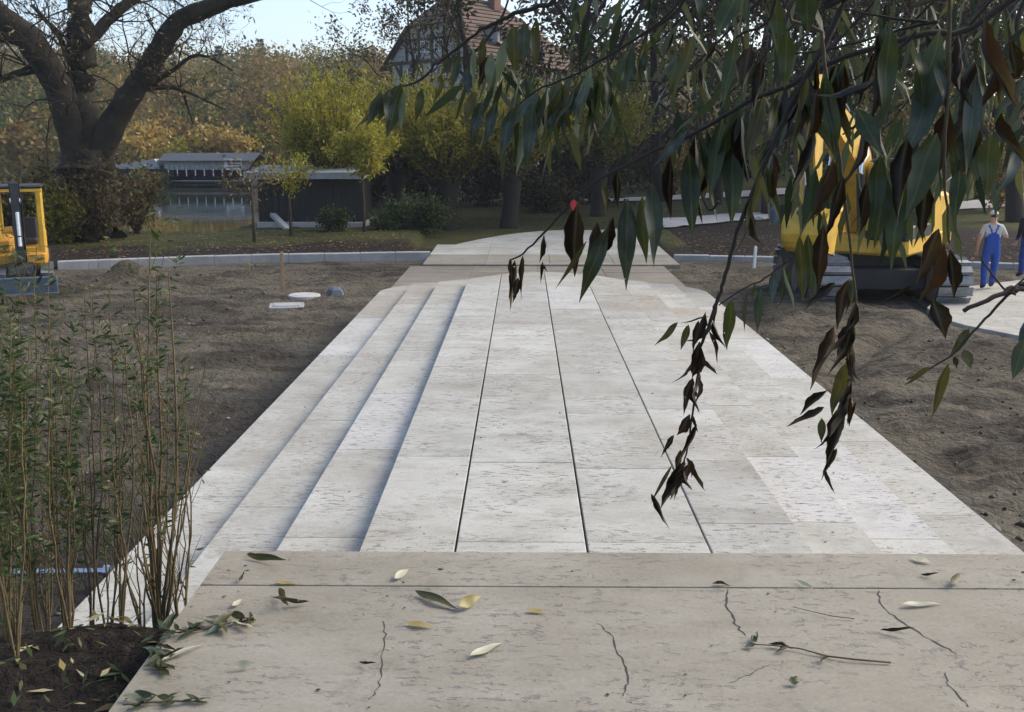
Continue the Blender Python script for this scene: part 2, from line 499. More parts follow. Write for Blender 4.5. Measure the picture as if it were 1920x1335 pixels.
tag(put('ground', gm), kind='structure')

def gz(x, y):
    return float(ground_z(np.array([x]), np.array([y]))[0])

# pond
def water_material():
    m, n, l, b = newmat('pond_water')
    b.inputs['Base Color'].default_value = (0.035, 0.042, 0.028, 1)
    b.inputs['Roughness'].default_value = 0.03
    b.inputs['IOR'].default_value = 1.33
    b.inputs['Specular IOR Level'].default_value = 0.9
    v = position(n)
    t = tex(n, l, v, 1.0, 3, 0.5, sc=(0.35, 1.6, 1.0))
    bump(n, l, t.outputs[0], 0.10, 0.05, b)
    return m
M['water'] = water_material()
mb = MB(); mb.add([(-130, 31, ZW), (-6, 31, ZW), (-6, 84, ZW), (-130, 84, ZW)], [(0, 1, 2, 3)])
tag(mb.build('pond_water', M['water'], fix=False), kind='structure')

# ------------------------------------------------------------------ stone work
rng = random.Random(4)
LX0, LX1, LY = on_z(420, 1035, 0).x, 2.75, on_z(960, 1035, 0).y
def slab_mesh(name, outline, ztop, thick, mat, bev=0.007):
    """a flat stone: outline counter-clockwise, chamfered upper arris"""
    n = len(outline)
    c = Vector((sum(p[0] for p in outline) / n, sum(p[1] for p in outline) / n))
    ins = []
    for k in range(n):
        p, q, s = Vector(outline[k - 1]), Vector(outline[k]), Vector(outline[(k + 1) % n])
        e1, e2 = (q - p).normalized(), (s - q).normalized()
        n1, n2 = Vector((-e1.y, e1.x)), Vector((-e2.y, e2.x))
        d = (n1 + n2)
        d = d / max(.5, d.length_squared) * 2 if d.length > 1e-6 else n1
        ins.append(q + d * bev)
    vs = [(p[0], p[1], ztop - thick) for p in outline] + [(p[0], p[1], ztop - bev) for p in outline] + [(p[0], p[1], ztop) for p in ins]
    fs = []
    for a in (0, n):
        fs += [(a + k, a + (k + 1) % n, a + n + (k + 1) % n, a + n + k) for k in range(n)]
    fs += [tuple(2 * n + k for k in range(n)), tuple(n - 1 - k for k in range(n))]
    me = bpy.data.meshes.new(name); me.from_pydata(vs, [], fs); me.materials.append(mat); me.update()
    return me

XA, XB, XC, XD = -.90, -1.432, -1.95, -2.506          # tread edges left of the middle
XA2, XB2, XC2, XD2 = 1.594, 2.077, 2.63, 3.192         # and right
ZA, ZB, ZC, ZD = -.55, -.67, -.79, -.91
MID = .34
def endA(x): return 17.36 - .60 * (x - MID) ** 2
def endB(x): return 17.75 - .24 * (x - MID) ** 2
def endC(x): return 18.2 - .115 * (x - MID) ** 2
def endD(x):
    e = 18.6 - .06 * (x - MID) ** 2
    k = max(0.0, abs(x - MID) - 2.45)
    return e - k * k * 2.0 / .6
plat = empty('stepped_stone_platform', (MID, 10.5, -1.4), label='long pale stone platform with low steps down its long sides and three grooves', cat='platform')

def run(x0, x1, y0, cuts, end, z, mat=None, gap=.004, thick=.117, name='slab'):
    """a row of slabs between x0 and x1 from y0 to the curve end(x), cut at the given distances"""
    ys = [y0 if y0 > 4.5 else LY + .015] + [1.045 * c_ - .47 for c_ in cuts]
    for i, a in enumerate(ys):
        mm = mat or (M['stone'] if rng.random() < .92 else M['stone_clean'])
        dz = rng.uniform(-.0015, .0015)
        if i + 1 < len(ys):
            o = [(x0, a + gap / 2), (x1, a + gap / 2), (x1, ys[i + 1] - gap / 2), (x0, ys[i + 1] - gap / 2)]
        else:
            k = 9
            o = [(x0, a + gap / 2), (x1, a + gap / 2)] + [(x, end(x)) for x in np.linspace(x1, x0, k)]
        put(name, slab_mesh(name, o, z + dz, thick, mm, .0045), plat, world=True)

g = .006
run(XA, -.373 - g, 4.4, [7.08, 9.9, 12.5, 14.7], endA, ZA)
run(-.373 + g, .356 - g, 4.4, [5.57, 6.95, 9.57, 12.2, 14.9], endA, ZA)
run(.356 + g, 1.035 - g, 4.4, [5.57, 6.83, 8.2, 10.7, 13.3, 15.3], endA, ZA)
run(1.035 + .003, XA2, 4.4, [5.85, 7.0, 8.35, 10.2, 12.6, 14.5], endA, ZA)
run(XB, XA + .10, 4.4, [5.9, 7.6, 9.3, 11.2, 13.4, 15.4], endB, ZB)
run(XC, XB + .10, 4.4, [6.7, 8.8, 10.6, 12.9, 15.2], endC, ZC)
run(XD, XC + .10, 4.4, [7.2, 9.6, 12.0, 14.6, 16.3], endD, ZD)
run(XA2 - .10, XB2, 4.4, [], lambda x: 5.98, ZB, M['stone'])
run(XA2 - .10, XB2, 5.984, [], lambda x: 7.32, ZB, M['stone_clean'])
run(XA2 - .10, XB2, 7.324, [8.9, 10.8, 12.7, 14.9], endB, ZB)
run(XB2 - .10, XC2, 4.4, [6.2, 8.1, 10.1, 12.3, 14.8], endC, ZC)
run(XC2 - .10, XD2, 4.4, [6.9, 8.6, 10.9, 13.1, 15.6], endD, ZD)
# the rounded far end of every tread
run(XA + .105, XA2 - .105, 15.2, [], endB, ZB)
run(XB + .105, XB2 - .105, 15.8, [], endC, ZC)
run(XC + .105, XC2 - .105, 16.2, [], endD, ZD)
mb = MB()
mb.box(((XA + XA2) / 2, 10, -.92), (XA2 - XA - .12, 11.2, .48))
mb.build('core', M['gap'], plat, world=True)
# a second foot course under the lowest tread
run(XD - .06, XD + .3, 4.4, [8, 12], lambda x: 16.6, ZD - .12, M['stone_dirty'], thick=.3, name='footing')
run(XD2 - .3, XD2 + .06, 4.4, [8, 12], lambda x: 16.6, ZD - .12, M['stone_dirty'], thick=.3, name='footing')

# landing in front: coping strip and big flags
land = empty('stone_landing', (.7, 2.6, -.2), label='broad dusty stone landing scattered with willow leaves, nearest the camera', cat='landing')
def flag(outline, mat, name='flagstone', z=0.0, thick=.16):
    put(name, slab_mesh(name, outline, z, thick, mat, .0018), land, world=True)
YJ = on_z(960, 1099, 0).y
flag([(LX0, YJ + .0025), (LX1, YJ + .0025), (LX1, LY), (LX0, LY)], M['stone_dirty'], 'coping_stone')
flag([(LX0, .2), (LX1, .2), (LX1, YJ - .0025), (LX0, YJ - .0025)], M['stone_dirty'], z=-.002)
flag([(LX0, -2.6), (LX1, -2.6), (LX1, .196), (LX0, .196)], M['stone_dirty'], z=-.001)
mb = MB(); mb.box(((LX0 + LX1) / 2, .55, -.70), (LX1 - LX0 - .06, 6.6, 1.06)); mb.build('base_wall', M['stone_dirty'], land, world=True)

def crack(pts, wd=.0035):
    """a hairline crack with crumbled edges"""
    P = [on_z(x, y, -.0008) for x, y in pts]
    fine = []
    for a, b_ in zip(P[:-1], P[1:]):
        for k in range(6):
            q = a.lerp(b_, k / 6); fine.append(q + Vector((rng.uniform(-.006, .006), rng.uniform(-.006, .006), 0)))
    fine.append(P[-1])
    vs, fs = [], []
    for i, q in enumerate(fine):
        d = (fine[min(i + 1, len(fine) - 1)] - fine[max(0, i - 1)]).normalized()
        s = Vector((-d.y, d.x, 0)) * wd * rng.uniform(.25, 1.3) * (1 - .6 * abs(i / len(fine) - .5))
        vs += [q - s, q + s]
    for i in range(len(fine) - 1):
        fs.append((2 * i, 2 * i + 1, 2 * i + 3, 2 * i + 2))
    mb = MB(); mb.add(vs, fs); mb.build('crack', M['gap'], land, world=True, fix=False)
crack([(716, 1165), (722, 1190), (714, 1240), (712, 1285), (690, 1312)], .0025)
crack([(1366, 1104), (1361, 1130), (1378, 1168), (1398, 1192)], .004)
crack([(1646, 1106), (1648, 1128), (1680, 1160), (1745, 1200), (1795, 1226)], .004)
crack([(1120, 1168), (1150, 1195), (1166, 1240), (1180, 1276), (1168, 1305)], .003)
crack([(1770, 1260), (1778, 1285), (1815, 1325)], .003)
crack([(1440, 1248), (1410, 1262), (1368, 1280)], .0015)

# cross paving beyond the platform, and the rounded far slab
cross = empty('cross_paving', (.3, 24, -1.5), label='brown dusty strip of paving between the platform and the far slab', cat='paving')
for x0, x1 in ((-2.95, -1.3), (-1.296, .35), (.354, 2.0), (2.004, 3.65)):
    for y0, y1, m_ in ((21.9, 23.3, 'stone_brown'), (23.305, 24.95, 'stone_brown'), (25.0, 26.3, 'stone_brown')):
        sk = 0
        put('slab', slab_mesh('slab', [(x0 + sk, y0), (x1 + sk * .2, y0), (x1 + sk * .2, y1), (x0 + sk, y1)], -1.53 + rng.uniform(-.004, .004), .14, M[m_], .008), cross, world=True)
fars = empty('rounded_far_slab', (.9, 30, -1.5), label='pale stone paving with a curved back edge, beyond the platform', cat='paving')
def endF(x): return 35.6 - .33 * max(0, 1.6 - x) ** 2
for x0, x1 in ((-2.65, -1.0), (-.995, .7), (.705, 2.4), (2.405, 4.1)):
    ys = [26.5, 28.6, 31.0]
    for i, a in enumerate(ys):
        if i < 2: o = [(x0, a), (x1, a), (x1, ys[i + 1] - .005), (x0, ys[i + 1] - .005)]
        else: o = [(x0, a), (x1, a)] + [(x, max(a + .1, endF(x))) for x in np.linspace(x1, x0, 7)]
        me = slab_mesh('slab', o, 0, .2, M['stone'] if i else M['stone_dirty'], .008)
        for v_ in me.vertices:
            v_.co.z += -1.505 + .013 * (v_.co.y - 26.5)
        put('slab', me, fars, world=True)

# ring kerb: one stone after another
kerb = empty('ring_kerb', (1.0, 28.4, -1.5), label='curved line of grey kerb stones bounding the building site', cat='kerb')
a0, a1 = math.atan2(-13, 31.4), math.atan2(17, 29.4)
n = 32
for i in range(n):
    th0, th1 = a0 + (a1 - a0) * i / n, a0 + (a1 - a0) * (i + 1) / n - .00025
    xm = KC[0] + KR * math.sin((th0 + th1) / 2)
    if -2.7 < xm < 4.15: continue
    o = []
    for rr, ths in ((KR - .16, (th0, (th0 + th1) / 2, th1)), (KR + .10, (th1, (th0 + th1) / 2, th0))):
        for t in ths: o.append((KC[0] + rr * math.sin(t), KC[1] + rr * math.cos(t)))
    top = -1.36 + rng.uniform(-.008, .008) if xm < 0 else -1.45 + rng.uniform(-.008, .008)
    put('kerb_stone', slab_mesh('kerb_stone', o[::-1] if False else o, top, .4, M['kerb'], .015), kerb, world=True)

# park paths beyond the site
def path(name, pts, wd, z, mat):
    P = [Vector((x, y, 0)) for x, y in pts]
    vs, fs = [], []
    for i, p in enumerate(P):
        d = (P[min(i + 1, len(P) - 1)] - P[max(0, i - 1)]).normalized(); s = Vector((-d.y, d.x, 0)) * wd / 2
        for q in (p - s, p + s):
            vs.append((q.x, q.y, z(q.x, q.y)))
    for i in range(len(P) - 1): fs.append((2 * i, 2 * i + 1, 2 * i + 3, 2 * i + 2))
    mb = MB(); mb.add(vs, fs); o = mb.build(name, mat); tag(o, kind='structure'); return o
def smooth_pts(pts, k=8):
    out = []
    P = [Vector((*p, 0)) for p in pts]
    for i in range(len(P) - 1):
        p0, p1, p2, p3 = P[max(0, i - 1)], P[i], P[i + 1], P[min(len(P) - 1, i + 2)]
        for j in range(k):
            t = j / k
            q = .5 * ((2 * p1) + (p2 - p0) * t + (2 * p0 - 5 * p1 + 4 * p2 - p3) * t * t + (3 * p1 - p0 - 3 * p2 + p3) * t ** 3)
            out.append((q.x, q.y))
    out.append((P[-1].x, P[-1].y))
    return out
path('park_path', smooth_pts([(3.0, 35.2), (6.0, 38.2), (11, 41.5), (18, 45.0), (26, 51), (40, 64)], 12), 2.6, lambda x, y: gz(x, y) + .07, M['concrete'])
path('far_path', smooth_pts([(3, 49), (7, 50), (11, 51.5), (15, 54)], 10), 2.2, lambda x, y: gz(x, y) + .09, M['concrete'])
# ------------------------------------------------------------------ trees and plants
M['fol_hill'] = foliage('autumn_hill_leaves', [(0.0, (0.050, 0.072, 0.020)), (0.25, (0.11, 0.115, 0.028)), (0.5, (0.19, 0.15, 0.042)), (0.68, (0.25, 0.15, 0.050)), (0.84, (0.11, 0.09, 0.045)), (1.0, (0.33, 0.25, 0.06))], 0.42)
M['fol_gold'] = foliage('golden_leaves', [(0.0, (0.14, 0.115, 0.03)), (0.5, (0.36, 0.255, 0.065)), (1.0, (0.47, 0.34, 0.12))], 0.4)
M['fol_willow'] = foliage('pollard_leaves', [(0.0, (0.09, 0.088, 0.016)), (0.35, (0.19, 0.185, 0.025)), (0.7, (0.32, 0.30, 0.04)), (1.0, (0.46, 0.42, 0.10))], 0.55)
M['fol_dark'] = foliage('dark_wood_leaves', [(0.0, (0.014, 0.017, 0.006)), (0.5, (0.036, 0.036, 0.011)), (0.8, (0.075, 0.062, 0.017)), (1.0, (0.17, 0.13, 0.03))], 0.35)
M['fol_green'] = foliage('bush_leaves', [(0.0, (0.022, 0.038, 0.012)), (0.6, (0.055, 0.085, 0.025)), (1.0, (0.11, 0.13, 0.04))], 0.35)
M['fol_brown'] = foliage('brown_brush_leaves', [(0.0, (0.04, 0.028, 0.013)), (0.5, (0.095, 0.068, 0.026)), (0.8, (0.14, 0.115, 0.04)), (1.0, (0.30, 0.22, 0.10))], 0.35)
M['fol_fir'] = foliage('fir_needles', [(0.0, (0.015, 0.024, 0.012)), (1.0, (0.045, 0.06, 0.03))], 0.1)

def unit(a):
    return a / np.maximum(1e-9, np.linalg.norm(a, axis=1, keepdims=True))

def cards(P, L, W, rs, down=0.0, dirs=None, jit=1.0):
    """leaf-shaped quads at the points P: lengths L, widths W"""
    n = len(P)
    d = rs.normal(size=(n, 3))
    if dirs is not None: d = dirs + d * jit
    d[:, 2] -= down
    d = unit(d)
    s = unit(np.cross(d, rs.normal(size=(n, 3))))
    L = np.broadcast_to(np.asarray(L, float), (n,))[:, None]; W = np.broadcast_to(np.asarray(W, float), (n,))[:, None]
    v = np.empty((n, 4, 3))
    v[:, 0] = P; v[:, 1] = P + d * L * .45 + s * W * .5; v[:, 2] = P + d * L; v[:, 3] = P + d * L * .45 - s * W * .5
    return v.reshape(-1, 3), np.arange(n * 4).reshape(n, 4)

def grow(mb, p, d, L, r, lev, maxlev, rs, tips, up=0.15, wander=0.22, kids=(3, 5), sides=(7, 5, 4, 3, 3), ratio=0.62, leafy=None, spread=0.8):
    """a branch that tapers, wanders and forks; tips collects points along the last levels"""
    n = 5 if lev < 2 else 4
    pts, rad = [Vector(p)], [r]
    q, dd = Vector(p), Vector(d).normalized()
    for i in range(n):
        dd = (dd + Vector(rs.normal(size=3)) * wander + Vector((0, 0, up))).normalized()
        q = q + dd * (L / n); pts.append(q.copy()); rad.append(max(.004, r * (1 - .62 * (i + 1) / n)))
    if lev == maxlev: rad[-1] = min(rad[-1], rad[0] * .2)
    mb.tube(pts, rad, sides[min(lev, len(sides) - 1)], cap=False)
    if lev >= maxlev - 1:
        for i in range(1, len(pts)): tips.append((pts[i], dd.copy()))
    if lev < maxlev:
        k = rs.integers(kids[0], kids[1] + 1)
        for j in range(k):
            t = rs.uniform(.35, 1.0) if j else 1.0
            i = min(n - 1, int(t * n)); fr = t * n - i
            b = pts[i].lerp(pts[i + 1], min(1, fr)) if i < n else pts[-1]
            ax = (pts[i + 1] - pts[i]).normalized()
            side = Vector(rs.normal(size=3)); side = (side - ax * side.dot(ax)).normalized()
            nd = (ax + side * rs.uniform(.5, 1.1) * spread).normalized()
            rr = rad[i] * rs.uniform(.45, .7)
            grow(mb, b, nd, L * ratio * rs.uniform(.75, 1.2), rr, lev + 1, maxlev, rs, tips, up, wander, kids, sides, ratio, leafy, spread)

def crown_mesh(name, tips, per, rs, L, W, mat, spread=.35, down=.3, tint=(.5, .2)):
    P = np.array([t[0] for t in tips]); D = np.array([t[1] for t in tips])
    k = rs.poisson(per, len(P))
    Pi = np.repeat(P, k, 0); Di = np.repeat(D, k, 0)
    Pi = Pi + rs.normal(size=Pi.shape) * spread
    v, f = cards(Pi, L * rs.uniform(.6, 1.3, len(Pi)), W * rs.uniform(.7, 1.2, len(Pi)), rs, down, Di, 1.2)
    base = np.repeat(rs.normal(tint[0], tint[1], len(P)), k)
    return mesh_np(name, v, f, mat, np.clip(base + rs.normal(size=len(Pi)) * .12, 0, 1))

def tree_meshes(seed, H, r, first=.35, maxlev=3, per=5, L=.3, W=.16, mat='fol_dark', bark='bark', spread=.35, kids=(3, 5), tint=(.5, .2), up=.12, lean=(0, 0), nl=7, low=.3, limb=.42):
    rs = np.random.default_rng(seed)
    mb, tips = MB(), []
    pts, rad = [Vector((0, 0, -.3))], [r * 1.35]
    q = Vector((0, 0, 0)); d = Vector((lean[0], lean[1], 1)).normalized()
    pts.append(q.copy()); rad.append(r * 1.15)
    n = 9
    for i in range(n):
        d = (d + Vector(rs.normal(size=3)) * .07 + Vector((0, 0, .05))).normalized()
        q = q + d * (H * .8 / n); pts.append(q.copy()); rad.append(r * (1 - .8 * (i + 1) / n))
    mb.tube(pts, rad, 9, cap=False)
    for j in range(nl):
        t = low + (1 - low) * (j + rs.uniform(0, .8)) / nl
        i = min(n, 1 + int(t * n)); b = pts[i]
        a = rs.uniform(0, 6.283)
        dd = Vector((math.cos(a), math.sin(a), rs.uniform(.3, .9)))
        grow(mb, b, dd, H * limb * (1.15 - .55 * t), rad[i] * .6, 1, maxlev, rs, tips, up, .2, kids)
    grow(mb, pts[-1], d, H * .25, rad[-1], 1, maxlev, rs, tips, up, .2, kids)
    tm = mb.mesh('trunk', M[bark], smooth=True, fix=False)
    cm = crown_mesh('crown', tips, per, rs, L, W, M[mat], spread, .3, tint)
    return tm, cm

def place_tree(name, tm, cm, loc, rz, s, label, cat='tree', group=None):
    e = empty(name, loc, rz, label, cat, group)
    e.scale = (s, s, s)
    put('trunk', tm, e); put('crown', cm, e)
    return e

# -------- the wood on the far hillside: one mass
rs = np.random.default_rng(11)
protos = []
for k in range(6):
    n = 820
    u = rs.normal(size=(n, 3)); u = unit(u) * rs.uniform(.45, 1, (n, 1)) ** .6
    cl = rs.normal(size=(26, 3)); cl = unit(cl) * rs.uniform(.5, .95, (26, 1))
    P = cl[rs.integers(0, 26, n)] + rs.normal(size=(n, 3)) * .2
    P = np.where(rs.random((n, 1)) < .75, P, u)
    P = P * np.array([.36, .36, .40]) + np.array([0, 0, .62])
    P = P[P[:, 2] > .12]
    protos.append(P)
allv, allf, allt = [], [], []
cnt = 0
spots = []
for yy in np.arange(86, 200, 5.2):
    wd = 62 if yy < 150 else 80
    for xx in np.arange(-78 - (yy - 86) * .3, 30, 5.6):
        x_, y_ = xx + rs.uniform(-2.4, 2.4), yy + rs.uniform(-2.2, 2.2)
        if x_ > -6 + (yy - 86) * .2 and rs.random() < .35: continue
        spots.append((x_, y_))
sz = ground_z(np.array([s[0] for s in spots]), np.array([s[1] for s in spots]))
for (x_, y_), z_ in zip(spots, sz):
    P = protos[rs.integers(0, 6)]
    H = rs.uniform(6.5, 10.5) * (0.62 if y_ < 96 else 1.0)
    a = rs.uniform(0, 6.28); ca, sa = math.cos(a), math.sin(a)
    Q = P * np.array([H * rs.uniform(.85, 1.2), H * rs.uniform(.85, 1.2), H])
    Q = np.stack([Q[:, 0] * ca - Q[:, 1] * sa, Q[:, 0] * sa + Q[:, 1] * ca, Q[:, 2]], 1) + np.array([x_, y_, z_])
    keep = rs.random(len(Q)) < rs.uniform(.5, 1)
    Q = Q[keep]
    v, f = cards(Q, rs.uniform(.32, .72, len(Q)), rs.uniform(.2, .42, len(Q)), rs, .3)
    allv.append(v); allf.append(f + cnt); cnt += len(v)
    allt.append(np.clip(rs.uniform(0, .9) + rs.normal(size=len(Q)) * .10, 0, 1))
    # trunk
    w_ = .10
    tv = np.array([[x_ - w_, y_, z_ - .3], [x_ + w_, y_, z_ - .3], [x_ + w_ * .4, y_, z_ + H * .8], [x_ - w_ * .4, y_, z_ + H * .8],
                   [x_, y_ - w_, z_ - .3], [x_, y_ + w_, z_ - .3], [x_, y_ + w_ * .4, z_ + H * .8], [x_, y_ - w_ * .4, z_ + H * .8]])
    allv.append(tv); allf.append(np.array([[0, 1, 2, 3], [4, 5, 6, 7]]) + cnt); cnt += 8; allt.append(np.array([.86, .86]))
o = put('hillside_wood', mesh_np('hillside_wood', np.concatenate(allv), np.concatenate(allf), M['fol_hill'], np.concatenate(allt)))
tag(o, 'mixed autumn wood covering the hillside across the pond', 'wood', kind='stuff')

# three firs on the skyline
def fir_mesh(seed):
    rs = np.random.default_rng(seed)
    n = 1500
    t = rs.uniform(0, 1, n) ** .8
    lay = np.round(t * 16) / 16
    a = rs.uniform(0, 6.283, n)
    rr = (1 - lay) * .17 * rs.uniform(.15, 1.05, n) + .005
    P = np.stack([np.cos(a) * rr, np.sin(a) * rr, .08 + .92 * lay - rr * .35], 1)
    v, f = cards(P * 12, .8, .25, rs, .5, np.stack([np.cos(a), np.sin(a), 0 * a], 1), .4)
    return mesh_np('crown', v, f, M['fol_fir'], rs.random(n))
firm = fir_mesh(3)
mb = MB(); mb.tube([(0, 0, -.3), (0, 0, 11.5)], [.18, .02], 6)
firt = mb.mesh('trunk', M['bark'], smooth=True)
for px, y, s, lab in ((488, 172, .95, 'lone dark fir on the skyline above the golden bushes'), (410, 165, .85, 'dark fir on the skyline next to the big willow limb'), (660, 178, .8, 'small dark fir on the skyline left of the half-timbered house')):
    p = at_y(px, 100, y); place_tree('fir_tree', firt, firm, (p.x, y, gz(p.x, y)), px, s, lab)

# golden bushes on the far bank
for i, (px, w_, h_, lab) in enumerate(((285, 4.6, 4.2, 'golden bush on the far bank right of the big willow trunk'), (420, 4.2, 4.0, 'golden bush behind the white sign of the boathouse'), (352, 3.0, 2.8, 'smaller olive-gold bush between the two golden bushes'))):
    rs = np.random.default_rng(60 + i)
    y = 83.5; x = at_y(px, 260, y).x
    e = empty('golden_bush', (x, y, gz(x, y)), 0, lab, 'bush', 'golden bushes on the far bank')
    mb, tips = MB(), []
    for k in range(9):
        a = rs.uniform(0, 6.283)
        grow(mb, (0, 0, -.1), (math.cos(a) * .6, math.sin(a) * .6, 1), h_ * .55, .06, 1, 3, rs, tips, .1, .2, (2, 4))
    mb.build('stem', M['bark_brown'], e, smooth=True, fix=False)
    put('foliage', crown_mesh('foliage', tips, 5 if i < 2 else 4, rs, .42, .3, M['fol_gold'] if i < 2 else M['fol_willow'], .5, .2, (.55, .25)), e)

# -------- boathouse across the pond
M['dark_wood'] = plain('dark_stained_boards', (0.028, 0.026, 0.024), 0.8, var=.4, scale=3)
M['grey_wood'] = plain('weathered_grey_boards', (0.33, 0.345, 0.35), 0.8, var=.3, scale=4)
M['white_paint'] = plain('white_paint', (0.72, 0.73, 0.74), 0.55, var=.12, scale=5)
M['roof_felt'] = plain('grey_roofing', (0.05, 0.058, 0.07), 0.7, var=.3, scale=2)
M['ink'] = plain('dark_lettering', (0.05, 0.06, 0.08), 0.6)
M['plaster'] = plain('white_plaster', (0.36, 0.355, 0.33), 0.85, var=.15, scale=2, bmp=.2)
M['timber'] = plain('half_timber_beam', (0.055, 0.040, 0.03), 0.8, var=.4, scale=4)
M['tile'] = plain('brown_roof_tile', (0.105, 0.070, 0.052), 0.85, var=.4, scale=1.6, bmp=.3)
M['glass'] = plain('dark_window_glass', (0.03, 0.035, 0.04), 0.12, var=.2, spec=.6)
M['brick'] = plain('chimney_brick', (0.19, 0.10, 0.075), 0.9, var=.3, scale=8)
BY = 76.0
bx0, bx1 = -26.6, -20.2
bh = empty('boathouse', ((bx0 + bx1) / 2, BY, ZW), 0, 'low grey boathouse with white sign standing at the far edge of the pond', 'boathouse')
def bbox(name, c, s, mat, par, bev=0.0, **k):
    mb = MB(); mb.box(c, s, bev=bev); return mb.build(name, M[mat], par, world=True, **k)
xm = (bx0 + bx1) / 2
bbox('floor_deck', (xm, BY + 1.6, ZW + .16), (6.6, 3.6, .12), 'dark_wood', bh)
bbox('rear_wall', (xm, BY + 3.2, -.95), (6.3, .1, 1.5), 'dark_wood', bh)
for k, x in enumerate((bx0 + .05, bx1 - .05)):
    bbox('side_wall', (x, BY + 1.7, -.95), (.1, 2.9, 1.5), 'dark_wood', bh)
for k in range(17):
    x = bx0 + .2 + k * (6.0 / 16)
    bbox('fascia_board', (x, BY - .04, -.07), (.34, .05, .66 + .04 * (k % 2)), 'grey_wood', bh)
for k in range(10):
    x = bx0 + .3 + k * (6.0 / 9)
    bbox('hanging_batten', (x, BY - .06, -.62), (.07, .05, .42 + .05 * (k % 3)), 'white_paint', bh)
for x in (bx0 + .1, bx0 + 2.2, bx0 + 4.3, bx1 - .1):
    bbox('post', (x, BY + .05, -1.05), (.12, .12, 1.5), 'dark_wood', bh)
bbox('rail', (xm, BY + .02, -1.22), (6.2, .06, .07), 'grey_wood', bh)
mb = MB(); mb.prism([(BY - .45, .26), (BY + 1.6, .80), (BY + 3.8, .30), (BY + 3.8, .24), (BY + 1.6, .72), (BY - .45, .20)], 'x', bx0 - .35, bx1 + .35)
mb.build('roof', M['roof_felt'], bh, world=True)
sg = bbox('sign_board', (-21.45, BY - .13, -.02), (1.32, .05, .80), 'white_paint', bh, .01)
for zc, wd in ((.18, 1.02), (-.02, .80), (-.22, 1.0)):
    bbox('lettering_line', (-21.45, BY - .158, zc), (wd, .008, .07), 'ink', sg)
# small lean-to beside it
lt = empty('lean_to_shed', (-28.6, BY, ZW), 0, 'small pale-ended lean-to beside the boathouse at the water', 'shed')
bbox('wall', (-28.6, BY + 1.2, -.95), (3.2, 2.2, 1.4), 'dark_wood', lt)
mb = MB(); mb.prism([(-30.6, -.35), (-26.95, -.35), (-26.95, -.15), (-27.3, .38), (-30.6, -.12)], 'y', BY - .1, BY + 2.6); mb.build('roof', M['grey_wood'], lt, world=True)

# -------- dark board shed by the near shore
sh = empty('board_shed', (-7.4, 36, -1.4), 0, 'low black board shed on a pale concrete plinth behind the young trees', 'shed')
bbox('plinth', (-7.35, 36.3, -1.30), (3.7, 2.6, .46), 'concrete', sh, .02)
for k in range(15):
    x = -9.02 + k * .238
    bbox('wall_board', (x, 35.14 + .012 * (k % 2), -.36), (.225, .04, 1.42), 'dark_wood', sh)
bbox('rear_wall', (-7.35, 37.4, -.36), (3.5, .05, 1.42), 'dark_wood', sh)
for x in (-9.13, -5.58):
    bbox('side_wall', (x, 36.3, -.36), (.05, 2.2, 1.42), 'dark_wood', sh)
mb = MB(); mb.prism([(34.75, .40), (34.75, .62), (37.7, .80), (37.7, .62)], 'x', -9.5, -5.4); mb.build('roof', M['grey_wood'], sh, world=True)
mb = MB()
a, b_ = at_y(498, 392, 35.6), at_y(540, 434, 34.2)
d_ = (b_ - a); sd_ = Vector((.10, 0, 0)); up_ = Vector((0, 0, .12))
mb.add([a - sd_, a + sd_, b_ + sd_, b_ - sd_, a - sd_ + up_, a + sd_ + up_, b_ + sd_ + up_, b_ - sd_ + up_], [(3, 2, 1, 0), (4, 5, 6, 7), (0, 1, 5, 4), (1, 2, 6, 5), (2, 3, 7, 6), (3, 0, 4, 7)])
o = mb.build('stair_stringer', M['concrete']); tag(o, 'pale sloping concrete edge running down beside the black shed', 'stair edge')

# -------- half-timbered house on the rise
HC, HA = Vector((-3.2, 76.5, 0)), math.atan2(-.75, -.66)     # local +X is the gable side that faces us
hz = 0.0
hs = empty('half_timbered_house', (HC.x, HC.y, hz), HA, 'half-timbered house with big brown tiled roof above the pollard willows', 'house')
LH, WH, EZ, RZ = 4.75, 4.5, 7.0, 11.6
def hbox(name, c, s, mat, par=hs, **k):
    mb = MB(); mb.box(c, s); return mb.build(name, M[mat], par, **k)
mb = MB()
mb.prism([(-WH, -1.2), (WH, -1.2), (WH, EZ), (WH * .42, EZ + (RZ - EZ) * .58), (-WH * .42, EZ + (RZ - EZ) * .58), (-WH, EZ)], 'x', -LH, LH)
wall = mb.build('wall', M['plaster'], hs)
for zc in (2.9, 5.2, EZ + .1):
    hbox('beam', (LH + .05, 0, zc), (.12, 9.0, .24), 'timber', wall)
hbox('beam', (LH + .05, 0, EZ + 1.6), (.12, 5.6, .2), 'timber', wall)
for yc in np.linspace(-4.3, 4.3, 9):
    hbox('beam', (LH + .045, yc, 4.1), (.11, .2, 6.0), 'timber', wall)
for yc in (-2.6, -1.3, 0, 1.3, 2.6):
    hbox('beam', (LH + .045, yc, EZ + 1.05), (.11, .18, 2.1 if abs(yc) < 2 else 1.6), 'timber', wall)
for yc, sgn in ((-3.2, 1), (3.2, -1), (-1.0, 1), (1.0, -1)):
    mb = MB(); mb.box((0, 0, 0), (.10, .18, 2.4), rot=Matrix.Rotation(sgn * .6, 3, 'X')); o = mb.build('brace', M['timber'], wall); o.location = (LH + .05, yc, 6.1)
for xc in np.linspace(-4.4, 4.4, 9):
    hbox('beam', (xc, WH + .05, 4.1), (.2, .11, 6.0), 'timber', wall)
for zc in (2.9, 5.2):
    hbox('beam', (0, WH + .055, zc), (9.5, .12, .22), 'timber', wall)
